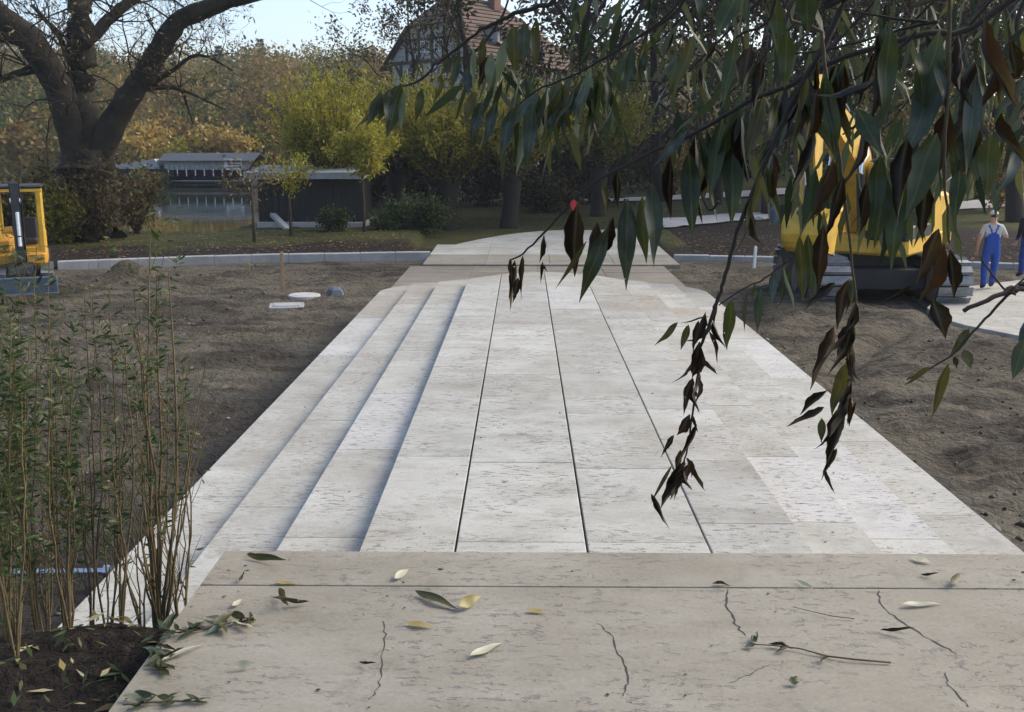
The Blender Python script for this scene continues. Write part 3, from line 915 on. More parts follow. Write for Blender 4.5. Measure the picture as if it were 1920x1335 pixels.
for yc, zc in ((-2.1, 6.1), (0, 6.1), (2.1, 6.1), (-.7, EZ + 1.1), (.7, EZ + 1.1), (-2.1, 4.0), (0, 4.0), (2.1, 4.0)):
    f_ = hbox('window', (LH + .03, yc, zc), (.10, .86, 1.2 if zc < EZ else .8), 'white_paint')
    for q in (-.2, .2): hbox('pane', (LH + .085, yc + q, zc), (.03, .32, 1.0 if zc < EZ else .62), 'glass', f_)
for xc in (-3, -.6, 1.8, 3.4):
    f_ = hbox('window', (xc, WH + .03, 6.1), (.86, .10, 1.2), 'white_paint')
    for q in (-.2, .2): hbox('pane', (xc + q, WH + .085, 6.1), (.32, .03, 1.0), 'glass', f_)
# roof: two slopes as tile courses, a half hip over the gable
roof = empty('roof', (0, 0, 0)); roof.parent = hs; WM[roof.name] = WM[hs.name]
ov, nco = .55, 17
hipx = LH + .4 - 1.9
def roof_pt(u, s, x):       # u 0 eaves .. 1 ridge
    return Vector((x, s * (WH + ov) * (1 - u), EZ - .35 + (RZ - EZ + .35) * u))
for s in (-1, 1):
    for c in range(nco):
        u0, u1 = c / nco, (c + 1.25) / nco
        u1 = min(1.0, u1)
        def ends(u):
            xr = LH + .4 - max(0, (u - .58) / .42) * 1.9
            xl = -LH - .3 + max(0, (u - .30) / .70) * 3.4
            return xl, xr
        (l0, r0), (l1, r1) = ends(u0), ends(u1)
        q = [roof_pt(u0, s, l0), roof_pt(u0, s, r0), roof_pt(u1, s, r1), roof_pt(u1, s, l1)]
        nrm = Vector((0, s * (RZ - EZ), WH)).normalized()
        mb = MB()
        lift = [.10, .10, .02, .02]
        vs = [p + nrm * .0 for p in q] + [p + nrm * t for p, t in zip(q, lift)]
        mb.add(vs, [(0, 1, 2, 3), (4, 5, 6, 7), (0, 1, 5, 4), (1, 2, 6, 5), (2, 3, 7, 6), (3, 0, 4, 7)])
        mb.build('tile_course', M['tile'], roof)
zh = EZ - .35 + (RZ - EZ + .35) * .58
wy = (WH + ov) * .42
for c in range(7):
    t0, t1 = c / 7, min(1, (c + 1.2) / 7)
    mb = MB()
    P = lambda t, s: Vector((LH + .55 - 1.9 * t - .15, s * wy * (1 - t), zh - .05 + (RZ - zh + .05) * t))
    q = [P(t0, -1), P(t0, 1), P(t1, 1), P(t1, -1)]
    nn = Vector((.8, 0, .6)); vs = q + [p + nn * t for p, t in zip(q, (.10, .10, .03, .03))]
    mb.add(vs, [(0, 1, 2, 3), (4, 5, 6, 7), (0, 1, 5, 4), (1, 2, 6, 5), (2, 3, 7, 6), (3, 0, 4, 7)]); mb.build('tile_course', M['tile'], roof)
for c in range(12):
    t0, t1 = c / 12, min(1, (c + 1.2) / 12)
    P = lambda t, s: Vector((-LH - .3 + 3.4 * t - .02, s * (WH + ov) * .70 * (1 - t), EZ - .35 + (RZ - EZ + .35) * (.30 + .70 * t)))
    q = [P(t0, -1), P(t0, 1), P(t1, 1), P(t1, -1)]
    mb = MB(); vs = q + [p + Vector((-.07, 0, .05)) for p in q]
    mb.add(vs, [(0, 1, 2, 3), (4, 5, 6, 7), (0, 1, 5, 4), (1, 2, 6, 5), (2, 3, 7, 6), (3, 0, 4, 7)]); mb.build('tile_course', M['tile'], roof)
for s in (-1, 1):
    mb = MB(); a, b_ = roof_pt(0, s, LH + .42), roof_pt(.58, s, LH + .42)
    mb.tube([a, b_], .11, 4); mb.build('verge_board', M['timber'], roof)
mb = MB(); mb.box((-.9, .6, RZ + .2), (.7, .7, 1.9), bev=.02); mb.box((-.9, .6, RZ + 1.2), (.85, .85, .15)); mb.build('chimney', M['brick'], roof)
for xd in (-1.6, 1.7):
    mb = MB(); mb.prism([(2.0, 8.2), (3.9, 8.2), (3.9, 9.2), (2.0, 9.3)], 'x', xd - .6, xd + .6); dm = mb.build('dormer', M['plaster'], roof)
    mb = MB(); mb.prism([(1.6, 9.35), (4.15, 9.15), (4.15, 9.28), (1.6, 9.6)], 'x', xd - .8, xd + .8); mb.build('dormer_roof', M['tile'], dm)
    hbox('dormer_window', (xd, 3.91, 8.72), (.7, .06, .6), 'glass', dm)

# -------- pollard willows
def pollard(seed, th, tr, nsh, sl, nleaf, tint, fan=.75):
    rs = np.random.default_rng(seed)
    mb = MB()
    pts = [Vector((0, 0, -.2)), Vector((.03, 0, .15)), Vector((rs.uniform(-.1, .1), 0, th * .5)), Vector((rs.uniform(-.12, .12), 0, th * .85)), Vector((0, 0, th + .12))]
    mb.tube(pts, [tr * 1.35, tr * 1.05, tr * .95, tr * 1.25, tr * 1.2], 10)
    for k in range(7):     # knuckles on the head
        a = k * .9 + rs.uniform(0, .4)
        mb.tube([(0, 0, th - .15), (math.cos(a) * tr * 1.5, math.sin(a) * tr * 1.5, th + rs.uniform(.05, .3))], [tr * .8, tr * .45], 6)
    tm = mb.mesh('trunk', M['bark'], smooth=True, fix=False)
    sb = MB(); P, D = [], []
    for k in range(nsh):
        a = rs.uniform(0, 6.283); e = rs.uniform(0, 1) ** .7 * fan
        d = Vector((math.cos(a) * math.sin(e * 1.25), math.sin(a) * math.sin(e * 1.25), math.cos(e * 1.25)))
        q = Vector((math.cos(a), math.sin(a), 0)) * tr * rs.uniform(.2, 1.5) + Vector((0, 0, th + rs.uniform(0, .25)))
        L = sl * rs.uniform(.55, 1.1) * (1 - .35 * e)
        pp, rr = [q.copy()], [.022]
        for i in range(5):
            d = (d + Vector(rs.normal(size=3)) * .09 + Vector((0, 0, .035))).normalized(); q = q + d * L / 5
            pp.append(q.copy()); rr.append(.022 * (1 - .17 * (i + 1)))
            for _ in range(max(1, int(nleaf / nsh / 5 * (.35 + .33 * i)))):
                P.append(q - d * L / 5 * rs.random()); D.append(d)
        sb.tube(pp, rr, 3, cap=False)
    P, D = np.array(P), np.array(D)
    P = P + rs.normal(size=P.shape) * .05
    v, f = cards(P, rs.uniform(.12, .24, len(P)), rs.uniform(.045, .075, len(P)), rs, .1, D, .8)
    t = np.clip(rs.normal(tint, .2, len(P)), 0, 1)
    return tm, sb.mesh('shoots', M['bark_brown'], smooth=True, fix=False), mesh_np('crown', v, f, M['fol_willow'], t)
for px, y, seed, th, tr, nsh, sl, nl, tint, lab in (
        (628, 36.9, 1, 1.75, .34, 260, 3.7, 15000, .72, 'bright yellow-green pollard willow standing against the black shed'),
        (836, 38.0, 2, 1.75, .42, 420, 3.8, 15000, .6, 'thick-trunked pollard willow with a dark brushy head, left of the far slab'),
        (955, 38.6, 3, 1.9, .33, 400, 3.8, 14000, .55, 'pollard willow behind the curved edge of the far slab'),
        (745, 41.5, 4, 1.7, .32, 360, 4.1, 15000, .68, 'olive pollard willow behind the green bushes'),
        (1120, 41, 5, 1.9, .3, 300, 3.8, 10000, .45, 'dim pollard willow behind the hanging dark leaves, furthest to the right')):
    x = at_y(px, 420, y).x
    e = empty('pollard_willow', (x, y, gz(x, y)), seed, lab, 'tree', 'pollard willows along the pond lawn')
    a, b_, c = pollard(seed, th, tr, nsh, sl, nl, tint)
    put('trunk', a, e); put('shoots', b_, e); put('crown', c, e)

# -------- young standard trees
for i, (px, y, H, dens, mat, tint, lab) in enumerate((
        (683, 33.2, 3.7, 34, 'fol_willow', .75, 'young tree with a round yellow crown on a slim trunk before the shed'),
        (545, 32.0, 2.6, 4.5, 'fol_willow', .6, 'thin young tree with a sparse crown in front of the black shed'),
        (476, 30.3, 2.6, 1.6, 'fol_brown', .7, 'slim sapling with few brown leaves near the kerb'))):
    x = at_y(px, 430, y).x
    rs = np.random.default_rng(90 + i)
    e = empty('young_tree', (x, y, gz(x, y)), 0, lab, 'tree', 'young trees on the lawn edge')
    mb, tips = MB(), []
    th = H * .46
    mb.tube([(0, 0, -.1), (.01, 0, th * .5), (-.01, .01, th), (0, 0, H * .75)], [.055, .045, .035, .015], 6)
    for k in range(9):
        a = rs.uniform(0, 6.283); zb = th + rs.uniform(-.05, .5)
        grow(mb, (0, 0, zb), (math.cos(a), math.sin(a), rs.uniform(.2, 1)), H * .28, .016, 2, 3, rs, tips, .1, .2, (3, 4))
    mb.build('trunk', M['bark_brown'], e, smooth=True, fix=False)
    put('crown', crown_mesh('crown', tips, dens, rs, .15, .06, M[mat], .13, .2, (tint, .2)), e)

# -------- bushes
def bush(name, loc, rx, rz_, n, mat, seed, label, L=.16, W=.07, tint=(.5, .25), stems=12, group=None):
    rs = np.random.default_rng(seed)
    e = empty(name, loc, 0, label, 'bush', group)
    mb = MB(); tips = []
    for k in range(stems):
        a = rs.uniform(0, 6.283); el = rs.uniform(.25, 1)
        d = Vector((math.cos(a) * rx * (1 - .5 * el), math.sin(a) * rx * (1 - .5 * el) * .8, rz_ * (.35 + .65 * el)))
        pp = [Vector((0, 0, -.05)) + d * t + Vector(rs.normal(size=3)) * .04 for t in (0, .3, .6, 1)]
        mb.tube(pp, [.02, .015, .011, .004], 4, cap=False)
        for t in np.linspace(.3, 1, 6): tips.append((pp[0] + d * t, d.normalized()))
    mb.build('stem', M['bark_brown'], e, smooth=True, fix=False)
    put('foliage', crown_mesh('foliage', tips, n / len(tips), rs, L, W, M[mat], rx * .17, .1, tint), e)
    return e
def gl(px, py_unused, y):
    x = at_y(px, 400, y).x; return (x, y, gz(x, y))
bush('leafy_bush', gl(628, 0, 33.6), .55, .75, 1500, 'fol_green', 5, 'small green bush at the foot of the yellow pollard', .14, .06)
bush('leafy_bush', gl(785, 0, 34.6), 1.15, .95, 4200, 'fol_green', 6, 'wide dark green bush left of the far slab', .15, .06, (.35, .2))
bush('leafy_bush', gl(1030, 0, 43), 1.5, 1.3, 3000, 'fol_dark', 7, 'dark bush beyond the far slab under the pollards', .2, .09)
bush('leafy_bush', gl(718, 0, 34.2), .5, .6, 1100, 'fol_green', 8, 'low green bush beside the young yellow tree', .14, .06)
bush('brown_bush', gl(40, 0, 30.5), 1.4, 2.2, 3600, 'fol_brown', 9, 'tall brown-leaved bush behind the small excavator', .2, .09, (.6, .25), 26)
bush('brown_bush', gl(110, 0, 29.6), .9, 1.6, 2400, 'fol_willow', 10, 'yellow-green bush between the small excavator and the big willow', .17, .07, (.35, .25), 18)
bush('brown_bush', gl(255, 0, 32.5), 1.0, 2.0, 1900, 'fol_brown', 12, 'twiggy bush leaning on the right side of the big willow trunk', .17, .07, (.5, .25), 24)
bush('brown_bush', gl(170, 0, 30.0), 1.3, 2.3, 2600, 'fol_brown', 15, 'dense brown suckers around the foot of the big willow', .17, .07, (.3, .2), 34)
bush('water_shrub', (-27.4, 75.6, -1.6), 1.5, 1.1, 1500, 'fol_green', 16, 'grey-green shrub hanging over the water beside the boathouse', .3, .12, (.8, .2))

THK = ['dark thicket bush behind the bright yellow-green pollard', 'dark thicket bush behind the olive pollard willow', 'dark thicket bush between the two brushy pollard trunks', 'dark thicket bush behind the pollard nearest the far slab', 'dark thicket bush behind the hanging leaves right of the far slab', 'dark thicket bush farthest back beside the park path']
for i, (px, y, rx_, h_) in enumerate(((700, 46, 2.2, 3.0), (800, 48, 2.6, 3.6), (905, 47, 2.4, 3.4), (1000, 49, 2.6, 3.8), (1110, 48, 2.6, 3.6), (1230, 56, 3.0, 3.6))):
    bush('thicket_bush', gl(px, 0, y), rx_, h_, 3200, 'fol_dark', 40 + i, THK[i], .28, .13, (.35, .25), 30, 'thicket behind the pollards')
# -------- the great bare willow on the left
rs = np.random.default_rng(5)
WY = 31.0
bw = empty('bare_willow', (at_y(165, 445, WY).x, WY, gz(at_y(165, 445, WY).x, WY)), 0, 'huge dark old willow with forking bare limbs above the small excavator', 'tree')
pxm = WY / F
def limb(name, pts, w0, w1, twigs, parent, n=9, dy=0.0, tl=2.2):
    P = [at_y(x, y, WY + dy * i / max(1, len(pts) - 1)) for i, (x, y) in enumerate(pts)]
    # smooth the polyline
    Q = []
    for i in range(len(P) - 1):
        p0, p1, p2, p3 = P[max(0, i - 1)], P[i], P[i + 1], P[min(len(P) - 1, i + 2)]
        for j in range(4):
            t = j / 4
            Q.append(.5 * ((2 * p1) + (p2 - p0) * t + (2 * p0 - 5 * p1 + 4 * p2 - p3) * t * t + (3 * p1 - p0 - 3 * p2 + p3) * t ** 3) + Vector(rs.normal(size=3)) * w1 * pxm * .05)
    Q.append(P[-1])
    rad = [(w0 + (w1 - w0) * i / (len(Q) - 1)) * pxm / 2 * rs.uniform(.93, 1.07) for i in range(len(Q))]
    mb = MB(); mb.tube(Q, rad, n, cap=True)
    tips = []
    for k in range(int(twigs * 1.9)):
        i = rs.integers(len(Q) // 4, len(Q))
        d = Vector(rs.normal(size=3)); d.z = abs(d.z) * .6 + .1
        grow(mb, Q[i], d, tl * rs.uniform(.5, 1.2), min(rad[i] * .4, .035), 1, 3, rs, tips, .05, .28, (3, 5), (5, 4, 3, 3), .62)
    o = mb.build(name, M['bark_willow'], parent, world=True, smooth=True, fix=False)
    return o, tips
alltips = []
tk, _ = limb('trunk', [(170, 462), (166, 430), (164, 380), (166, 330), (168, 280)], 124, 92, 0, bw, 14)
for pts, w0, w1, tw, dy in (
        ([(158, 330), (140, 260), (112, 165), (62, 82), (2, 30), (-70, -20)], 62, 40, 10, -1.0),
        ([(165, 320), (158, 230), (150, 160), (150, 80), (148, 0), (150, -90)], 62, 42, 9, .5),
        ([(178, 320), (205, 245), (240, 185), (272, 138), (308, 78), (345, 32), (430, 2), (530, -35)], 52, 26, 14, -1.0),
        ([(156, 82), (180, 62), (212, 30), (262, -12)], 26, 18, 5, .8),
        ([(110, 165), (85, 110), (40, 78), (-30, 72)], 24, 14, 5, .5),
        ([(130, 235), (95, 142), (45, 135), (-20, 158)], 20, 10, 3, -.6),
        ([(200, 255), (268, 168), (338, 168), (418, 204)], 12, 4, 5, .4),
        ([(268, 168), (335, 166), (350, 195), (362, 232)], 8, 3, 2, .6),
        ([(245, 180), (315, 138), (372, 103), (436, 132)], 10, 4, 6, -.4),
        ([(150, 150), (125, 100), (105, 60), (60, 10)], 14, 7, 5, 1.2)):
    _, t = limb('limb', pts, w0, w1, tw, bw, 9 if w0 > 20 else 6, dy, 2.2 if w0 > 18 else 1.1)
    alltips += t
put('crown', crown_mesh('crown', alltips, .3, rs, .16, .05, M['fol_brown'], .12, .6, (.6, .25)), bw, world=True)

# -------- the wood on the right
wood = []
for sd_, H, r_, per, mat, tint in ((1, 17, .30, 7, 'fol_dark', .45), (2, 15, .24, 9, 'fol_dark', .6), (3, 19, .34, 5, 'fol_brown', .45), (4, 14, .22, 9, 'fol_dark', .75)):
    wood.append(tree_meshes(200 + sd_, H, r_, per=per, L=.34, W=.18, mat=mat, tint=(tint, .2), kids=(3, 4), nl=9, low=.28, limb=.36))
ORD = 'first second third fourth fifth sixth seventh eighth ninth tenth eleventh twelfth thirteenth fourteenth fifteenth sixteenth seventeenth'.split()
WOOD = (
        (1072, 50, 2, 1.0, 'tall straight trunk rising right of the house roof'),
        (906, 53, 0, .95, 'dark forked tree standing right in front of the house'), (800, 58, 2, .6, 'slim brown-leaved tree before the gable of the house'),
        (1155, 58, 1, 1.0, None), (1238, 49, 0, .9, None), (1295, 60, 3, 1.1, None), (1345, 47, 1, .95, None),
        (1440, 41.5, 0, .85, 'tree with a thick reddish trunk standing left of the yellow excavator'), (1505, 56, 2, .9, None), (1560, 47, 3, 1.0, None), (1640, 52, 1, 1.0, None),
        (1700, 44, 2, .85, None), (1760, 57, 3, 1.1, None), (1835, 50, 0, .95, None),
        (1905, 38.5, 0, 1.05, 'broad dark trunk at the edge of the wood above the two workers'), (1990, 46, 1, 1.0, None), (1390, 66, 2, 1, None), (1480, 70, 1, 1.1, None), (1880, 64, 3, 1.1, None))
ORDER = sorted(p[0] for p in WOOD if p[0] > 1000)
for i, (px, y, k, s, lab) in enumerate(WOOD):
    x = at_y(px, 400, y).x
    lab = lab or 'tall dark wood tree, %s of the row counted rightwards from the house' % ORD[ORDER.index(px)]
    place_tree('wood_tree', wood[k][0], wood[k][1], (x, y, gz(x, y) - .05), i * 2.4, s, lab, 'tree', 'trees of the wood on the right')
# undergrowth between the trunks
rs = np.random.default_rng(77)
n = 26000
x = rs.uniform(3, 60, n); y = rs.uniform(60, 84, n)
hgt = 1.5 + 6.0 * sstep(.1, .5, fbm(x * .12, y * .12, 66) + .5)
z = ground_z(x, y) + hgt * rs.random(n) ** 1.3
v, f = cards(np.stack([x, y, z], 1), rs.uniform(.3, .7, n), rs.uniform(.2, .4, n), rs, .2)
o = put('undergrowth', mesh_np('undergrowth', v, f, M['fol_dark'], np.clip(rs.normal(.45, .25, n), 0, 1)))
tag(o, 'dim brushwood between the trunks of the wood', 'undergrowth', kind='stuff')
bush('golden_bush', gl(1868, 0, 43.5), 1.2, 3.6, 2600, 'fol_gold', 31, 'yellow-leaved shrub glowing beside the trunk above the workers', .2, .1, (.45, .3), 26)
bush('golden_bush', gl(1262, 0, 52), .9, 2.6, 1400, 'fol_gold', 32, 'small orange-leaved shrub glimmering among the trunks', .2, .1, (.4, .3), 18)
bush('golden_bush', gl(1680, 0, 50), 3.2, 7.5, 2600, 'fol_gold', 33, 'tall yellowing shrub above the excavator boom', .28, .14, (.2, .3), 26)

# fallen leaves along the lawn edge
n = 5200
a = rs.uniform(a0, a1, n); r_ = KR + .3 + np.abs(rs.normal(0, 3.0, n)) + 1.2 * rs.random(n)
x = KC[0] + r_ * np.sin(a); y = KC[1] + r_ * np.cos(a)
ok = (pond(x, y) < .02) & (y < 44) & ~((x > -3.2) & (x < 4.6) & (y < 36.2))
x, y = x[ok], y[ok]
v, f = cards(np.stack([x, y, ground_z(x, y) + .03], 1), rs.uniform(.07, .14, len(x)), rs.uniform(.05, .09, len(x)), rs)
v[:, 2] = np.repeat(ground_z(x, y), 4) + .02 + .25 * (v[:, 2] - np.repeat(ground_z(x, y), 4)).clip(0, .1)
M['litter'] = foliage('fallen_leaves', [(0.0, (0.06, 0.035, 0.015)), (0.5, (0.17, 0.10, 0.035)), (1.0, (0.32, 0.22, 0.08))], .1)
o = put('leaf_litter', mesh_np('leaf_litter', v, f, M['litter'], rs.random(len(x))))
tag(o, 'fallen brown leaves strewn along the lawn behind the kerb', 'leaves', kind='stuff')
# ------------------------------------------------------------------ machines
M['yellow'] = plain('yellow_machine_paint', (0.55, 0.34, 0.035), 0.45, var=.35, scale=3, spec=.5)
M['orange'] = plain('orange_yellow_paint', (0.52, 0.26, 0.03), 0.45, var=.3, scale=4, spec=.5)
M['black'] = plain('black_paint', (0.02, 0.021, 0.024), 0.5, var=.4, scale=5)
M['rubber'] = plain('black_rubber', (0.018, 0.018, 0.018), 0.85, var=.4, scale=8)
M['steel'] = plain('worn_track_steel', (0.23, 0.235, 0.24), 0.5, metal=.4, var=.5, scale=6)
M['chrome'] = plain('bright_piston_rod', (0.62, 0.63, 0.65), 0.22, metal=.9, var=.1)
M['blue_grey'] = plain('blue_grey_blade', (0.075, 0.105, 0.145), 0.55, var=.45, scale=4)
M['mud'] = plain('dried_mud', (0.10, 0.08, 0.06), 0.95, var=.4, scale=5)

def part(name, par, mat, *boxes, smooth=False):
    mb = MB()
    for bx_ in boxes:
        c, s = bx_[0], bx_[1]
        mb.box(c, s, rot=bx_[2] if len(bx_) > 2 else None, bev=bx_[3] if len(bx_) > 3 else .02)
    return mb.build(name, M[mat], par, smooth=smooth)

def plate(name, par, mat, outline, x0, x1):
    mb = MB(); mb.prism(outline, 'x', x0, x1); return mb.build(name, M[mat], par)

def rod(name, par, mat, a, b_, r, n=10):
    mb = MB(); mb.tube([a, b_], r, n); return mb.build(name, M[mat], par, smooth=False)

def track_obj(par, xc, w_, L, h, nsh):
    """a crawler track: belt loop, rollers and separate shoes"""
    t = plate('track', par, 'rubber', [(L / 2 * math.cos(a) if False else (L / 2 - h / 2) * (1 if math.cos(a) > 0 else -1) + math.cos(a) * (h / 2 - .05), h / 2 + math.sin(a) * (h / 2 - .05)) for a in np.linspace(.01, 2 * math.pi + .01, 25)[:-1]], xc - w_ * .42, xc + w_ * .42)
    per = 2 * (L - h) + math.pi * h
    mb = MB(); mb.box((0, 0, .012), (w_, per / nsh * .88, .03)); mb.box((0, -per / nsh * .28, .04), (w_, .022, .05))
    me = mb.mesh('shoe', M['steel'])
    for k in range(nsh):
        s = k / nsh * per
        a = L - h
        if s < a: p, th = (-a / 2 + s, h), 0.0
        elif s < a + math.pi * h / 2: q = (s - a) / (h / 2); p, th = (a / 2 + math.sin(q) * h / 2, h / 2 + math.cos(q) * h / 2), -q
        elif s < 2 * a + math.pi * h / 2: p, th = (a / 2 - (s - a - math.pi * h / 2), 0), math.pi
        else: q = (s - 2 * a - math.pi * h / 2) / (h / 2); p, th = (-a / 2 - math.sin(q) * h / 2, h / 2 - math.cos(q) * h / 2), math.pi - q
        o = put('shoe', me, t); o.location = (xc, p[0], p[1]); o.rotation_euler = (th, 0, 0)
    for yc in np.linspace(-L / 2 + h / 2, L / 2 - h / 2, 5):
        mb = MB(); mb.tube([(xc - w_ * .46, yc, h * .45), (xc + w_ * .46, yc, h * .45)], h * .33, 12); mb.build('roller', M['mud'], t)
    return t

EX, EY = 7.22, 21.4
EZ_ = gz(EX, EY) - .02
ex = empty('crawler_excavator', (EX, EY, EZ_), 0, 'large yellow crawler excavator with raised boom behind the hanging willow leaves', 'excavator')
for s in (-1, 1): track_obj(ex, s * 1.17, .66, 3.6, .92, 40)
part('undercarriage', ex, 'black', ((0, 0, .5), (1.7, 2.2, .42)), ((0, 0, .85), (1.2, 1.2, .3)))
SW = -math.atan2(.6, .8)
up = empty('superstructure', (0, 0, .05), SW); up.parent = ex; up.scale = (.93, .93, .93)
WM[up.name] = WM[ex.name] @ Matrix.Rotation(SW, 4, 'Z')
part('body', up, 'yellow', ((0, .35, 1.22), (2.5, 3.1, .42), None, .06), ((-.85, -.45, 1.65), (.75, 1.7, .55), None, .06), ((0, 1.25, 1.80), (2.45, 1.3, .95), None, .08))
part('counterweight', up, 'yellow', ((0, 2.05, 1.55), (2.45, .55, 1.15), None, .14))
cab = part('cab', up, 'black', ((.80, -.42, 1.50), (.92, 1.65, .32), None, .04))
part('cab_roof', up, 'black', ((.80, -.42, 2.98), (.96, 1.6, .12), None, .05))
for x, y in ((.37, -1.2), (1.23, -1.2), (.37, .38), (1.23, .38), (1.23, -.35)):
    part('cab_post', up, 'yellow', ((x, y, 2.25), (.10, .10, 1.45), None, .02))
mb = MB()
for c, s in (((.80, -1.2, 2.3), (.78, .02, 1.2)), ((.80, .39, 2.4), (.78, .02, 1.0)), ((1.235, -.78, 2.3), (.02, .74, 1.2)), ((.365, -.4, 2.3), (.02, 1.5, 1.2))):
    mb.box(c, s)
mb.build('cab_glass', M['glass'], up)
part('seat', up, 'black', ((.80, -.1, 1.95), (.5, .5, .12), None, .03), ((.80, .12, 2.3), (.48, .14, .65), None, .05))
# boom as a bent box section: outline in (y, z)
bo = plate('boom', up, 'yellow', [(-.75, 1.45), (-.35, 1.55), (-.58, 2.5), (-.9, 3.15), (-1.4, 3.6), (-3.6, 4.40), (-3.98, 4.36), (-3.9, 4.12), (-2.2, 3.22), (-1.5, 2.8), (-1.15, 2.3)], -.24, .24)
for s in (-1, 1):
    part('boom_sign', up, 'white_paint', ((s * .247, -1.34, 3.15), (.012, .52, .36), Matrix.Rotation(.5, 3, 'X'), 0))
    part('boom_mark', up, 'ink', ((s * .256, -1.30, 3.20), (.008, .30, .07), Matrix.Rotation(.5, 3, 'X'), 0), ((s * .256, -1.40, 3.10), (.008, .07, .22), Matrix.Rotation(.2, 3, 'X'), 0))
plate('stick', up, 'yellow', [(-3.72, 4.64), (-4.10, 4.57), (-4.10, 4.0), (-3.62, 2.05), (-3.40, 2.08), (-3.56, 3.85), (-3.5, 4.25)], -.17, .17)
rod('boom_cylinder', up, 'black', (-.33, -1.45, 1.55), (-.33, -1.75, 2.75), .085); rod('boom_cylinder', up, 'black', (.33, -1.45, 1.55), (.33, -1.75, 2.75), .085)
rod('boom_rod', up, 'chrome', (-.33, -1.75, 2.75), (-.33, -1.62, 3.35), .045); rod('boom_rod', up, 'chrome', (.33, -1.75, 2.75), (.33, -1.62, 3.35), .045)
rod('stick_cylinder', up, 'black', (0, -1.9, 4.0), (0, -3.1, 4.62), .085); rod('stick_rod', up, 'chrome', (0, -3.1, 4.62), (0, -3.72, 4.62), .045)
rod('bucket_cylinder', up, 'black', (0, -4.18, 3.9), (0, -4.02, 3.0), .07); rod('bucket_rod', up, 'chrome', (0, -4.02, 3.0), (0, -3.84, 2.35), .04)
part('bucket_link', up, 'black', ((0, -3.72, 2.12), (.26, .42, .09), Matrix.Rotation(.5, 3, 'X'), .02))
arc = [(-3.40 + .46 * math.cos(a), 1.68 + .46 * math.sin(a)) for a in np.linspace(1.9, 5.0, 10)]
inn = [(-3.40 + .42 * math.cos(a), 1.68 + .42 * math.sin(a)) for a in np.linspace(5.0, 1.9, 10)]
bk = plate('bucket', up, 'yellow', arc + inn, -.42, .42)
for s in (-1, 1):
    plate('bucket_cheek', bk, 'yellow', arc + [(-3.05, 2.02)], s * .42 - .02, s * .42 + .02)
for k in range(5):
    part('tooth', bk, 'steel', ((-.36 + .18 * k, -3.22, 1.22), (.08, .24, .06), Matrix.Rotation(-.35, 3, 'X'), .01))
rod('exhaust', up, 'black', (-.6, 1.2, 2.2), (-.6, 1.2, 2.75), .05)
for x, y0, y1 in ((-1.15, -.9, .2), (1.2, .9, 1.9)):
    mb = MB(); mb.tube([(x, y0, 1.9 if x < 0 else 2.3), (x, y0, 2.4), (x, y1, 2.4 if x < 0 else 2.6), (x, y1, 2.0)], .022, 6); mb.build('handrail', M['black'], up)

# small excavator on the left
MX, MY = -11.08, 22.3
mz = gz(MX, MY)
me_ = empty('mini_excavator', (MX, MY, mz), R(24), 'small orange-yellow excavator with an open canopy frame at the left edge of the site', 'excavator')
for s in (-1, 1): track_obj(me_, s * .46, .24, 1.7, .42, 28)
part('undercarriage', me_, 'black', ((0, 0, .28), (.9, 1.0, .22)), ((0, 0, .46), (.6, .6, .16)))
part('body', me_, 'orange', ((0, .15, .68), (1.0, 1.45, .30), None, .06), ((-.33, .0, .98), (.36, 1.1, .36), None, .08), ((0, .72, 1.02), (.98, .35, .55), None, .10))
part('seat', me_, 'black', ((.12, .25, 1.0), (.42, .42, .14), None, .04), ((.12, .46, 1.28), (.42, .12, .5), None, .04))
for x, y in ((-.42, -.46), (.42, -.46), (-.42, .62), (.42, .62)):
    part('canopy_post', me_, 'yellow', ((x, y, 1.48), (.12, .11, 1.42), None, .02))
part('canopy_sill', me_, 'yellow', ((.03, -.46, .88), (.8, .10, .12), None, .02))
part('canopy_roof', me_, 'black', ((0, .08, 2.22), (1.04, 1.25, .07), None, .03))
part('roof_edge', me_, 'yellow', ((0, -.50, 2.15), (1.0, .06, .07), None, .01))
plate('boom', me_, 'black', [(-.72, .62), (-.52, .66), (-.80, 1.50), (-.98, 2.28), (-1.16, 2.34), (-1.14, 2.05), (-1.0, 1.42)], -.10, .10)
plate('stick', me_, 'black', [(-1.05, 2.36), (-1.22, 2.32), (-1.40, 1.25), (-1.46, .72), (-1.36, .72), (-1.26, 1.3)], -.08, .08)
rod('boom_cylinder', me_, 'black', (0, -.86, .70), (0, -1.12, 1.30), .05); rod('boom_rod', me_, 'chrome', (0, -1.12, 1.30), (0, -1.14, 1.75), .03)
rod('bucket_cylinder', me_, 'chrome', (.03, -1.44, 1.75), (.03, -1.52, 1.05), .042)
part('name_plate', me_, 'white_paint', ((0, -1.27, 1.96), (.20, .012, .13), Matrix.Rotation(-.1, 3, 'X'), 0))
arc = [(-1.34 + .26 * math.cos(a), .44 + .26 * math.sin(a)) for a in np.linspace(1.6, 5.2, 9)]
inn = [(-1.34 + .235 * math.cos(a), .44 + .235 * math.sin(a)) for a in np.linspace(5.2, 1.6, 9)]
plate('bucket', me_, 'black', arc + inn, -.24, .24)
part('dozer_blade', me_, 'blue_grey', ((0, -1.78, .24), (1.35, .07, .40), Matrix.Rotation(.12, 3, 'X'), .02), ((-.42, -1.3, .25), (.09, .95, .10)), ((.42, -1.3, .25), (.09, .95, .10)), ((0, -1.83, .06), (1.35, .10, .08), None, .01))
mb = MB()
for s in (-1, 1): mb.tube([(s * .06, -.75, .8), (s * .10, -1.0, 1.4), (s * .11, -1.2, 2.0), (s * .09, -1.35, 1.9)], .016, 6)
mb.build('hose', M['rubber'], me_)

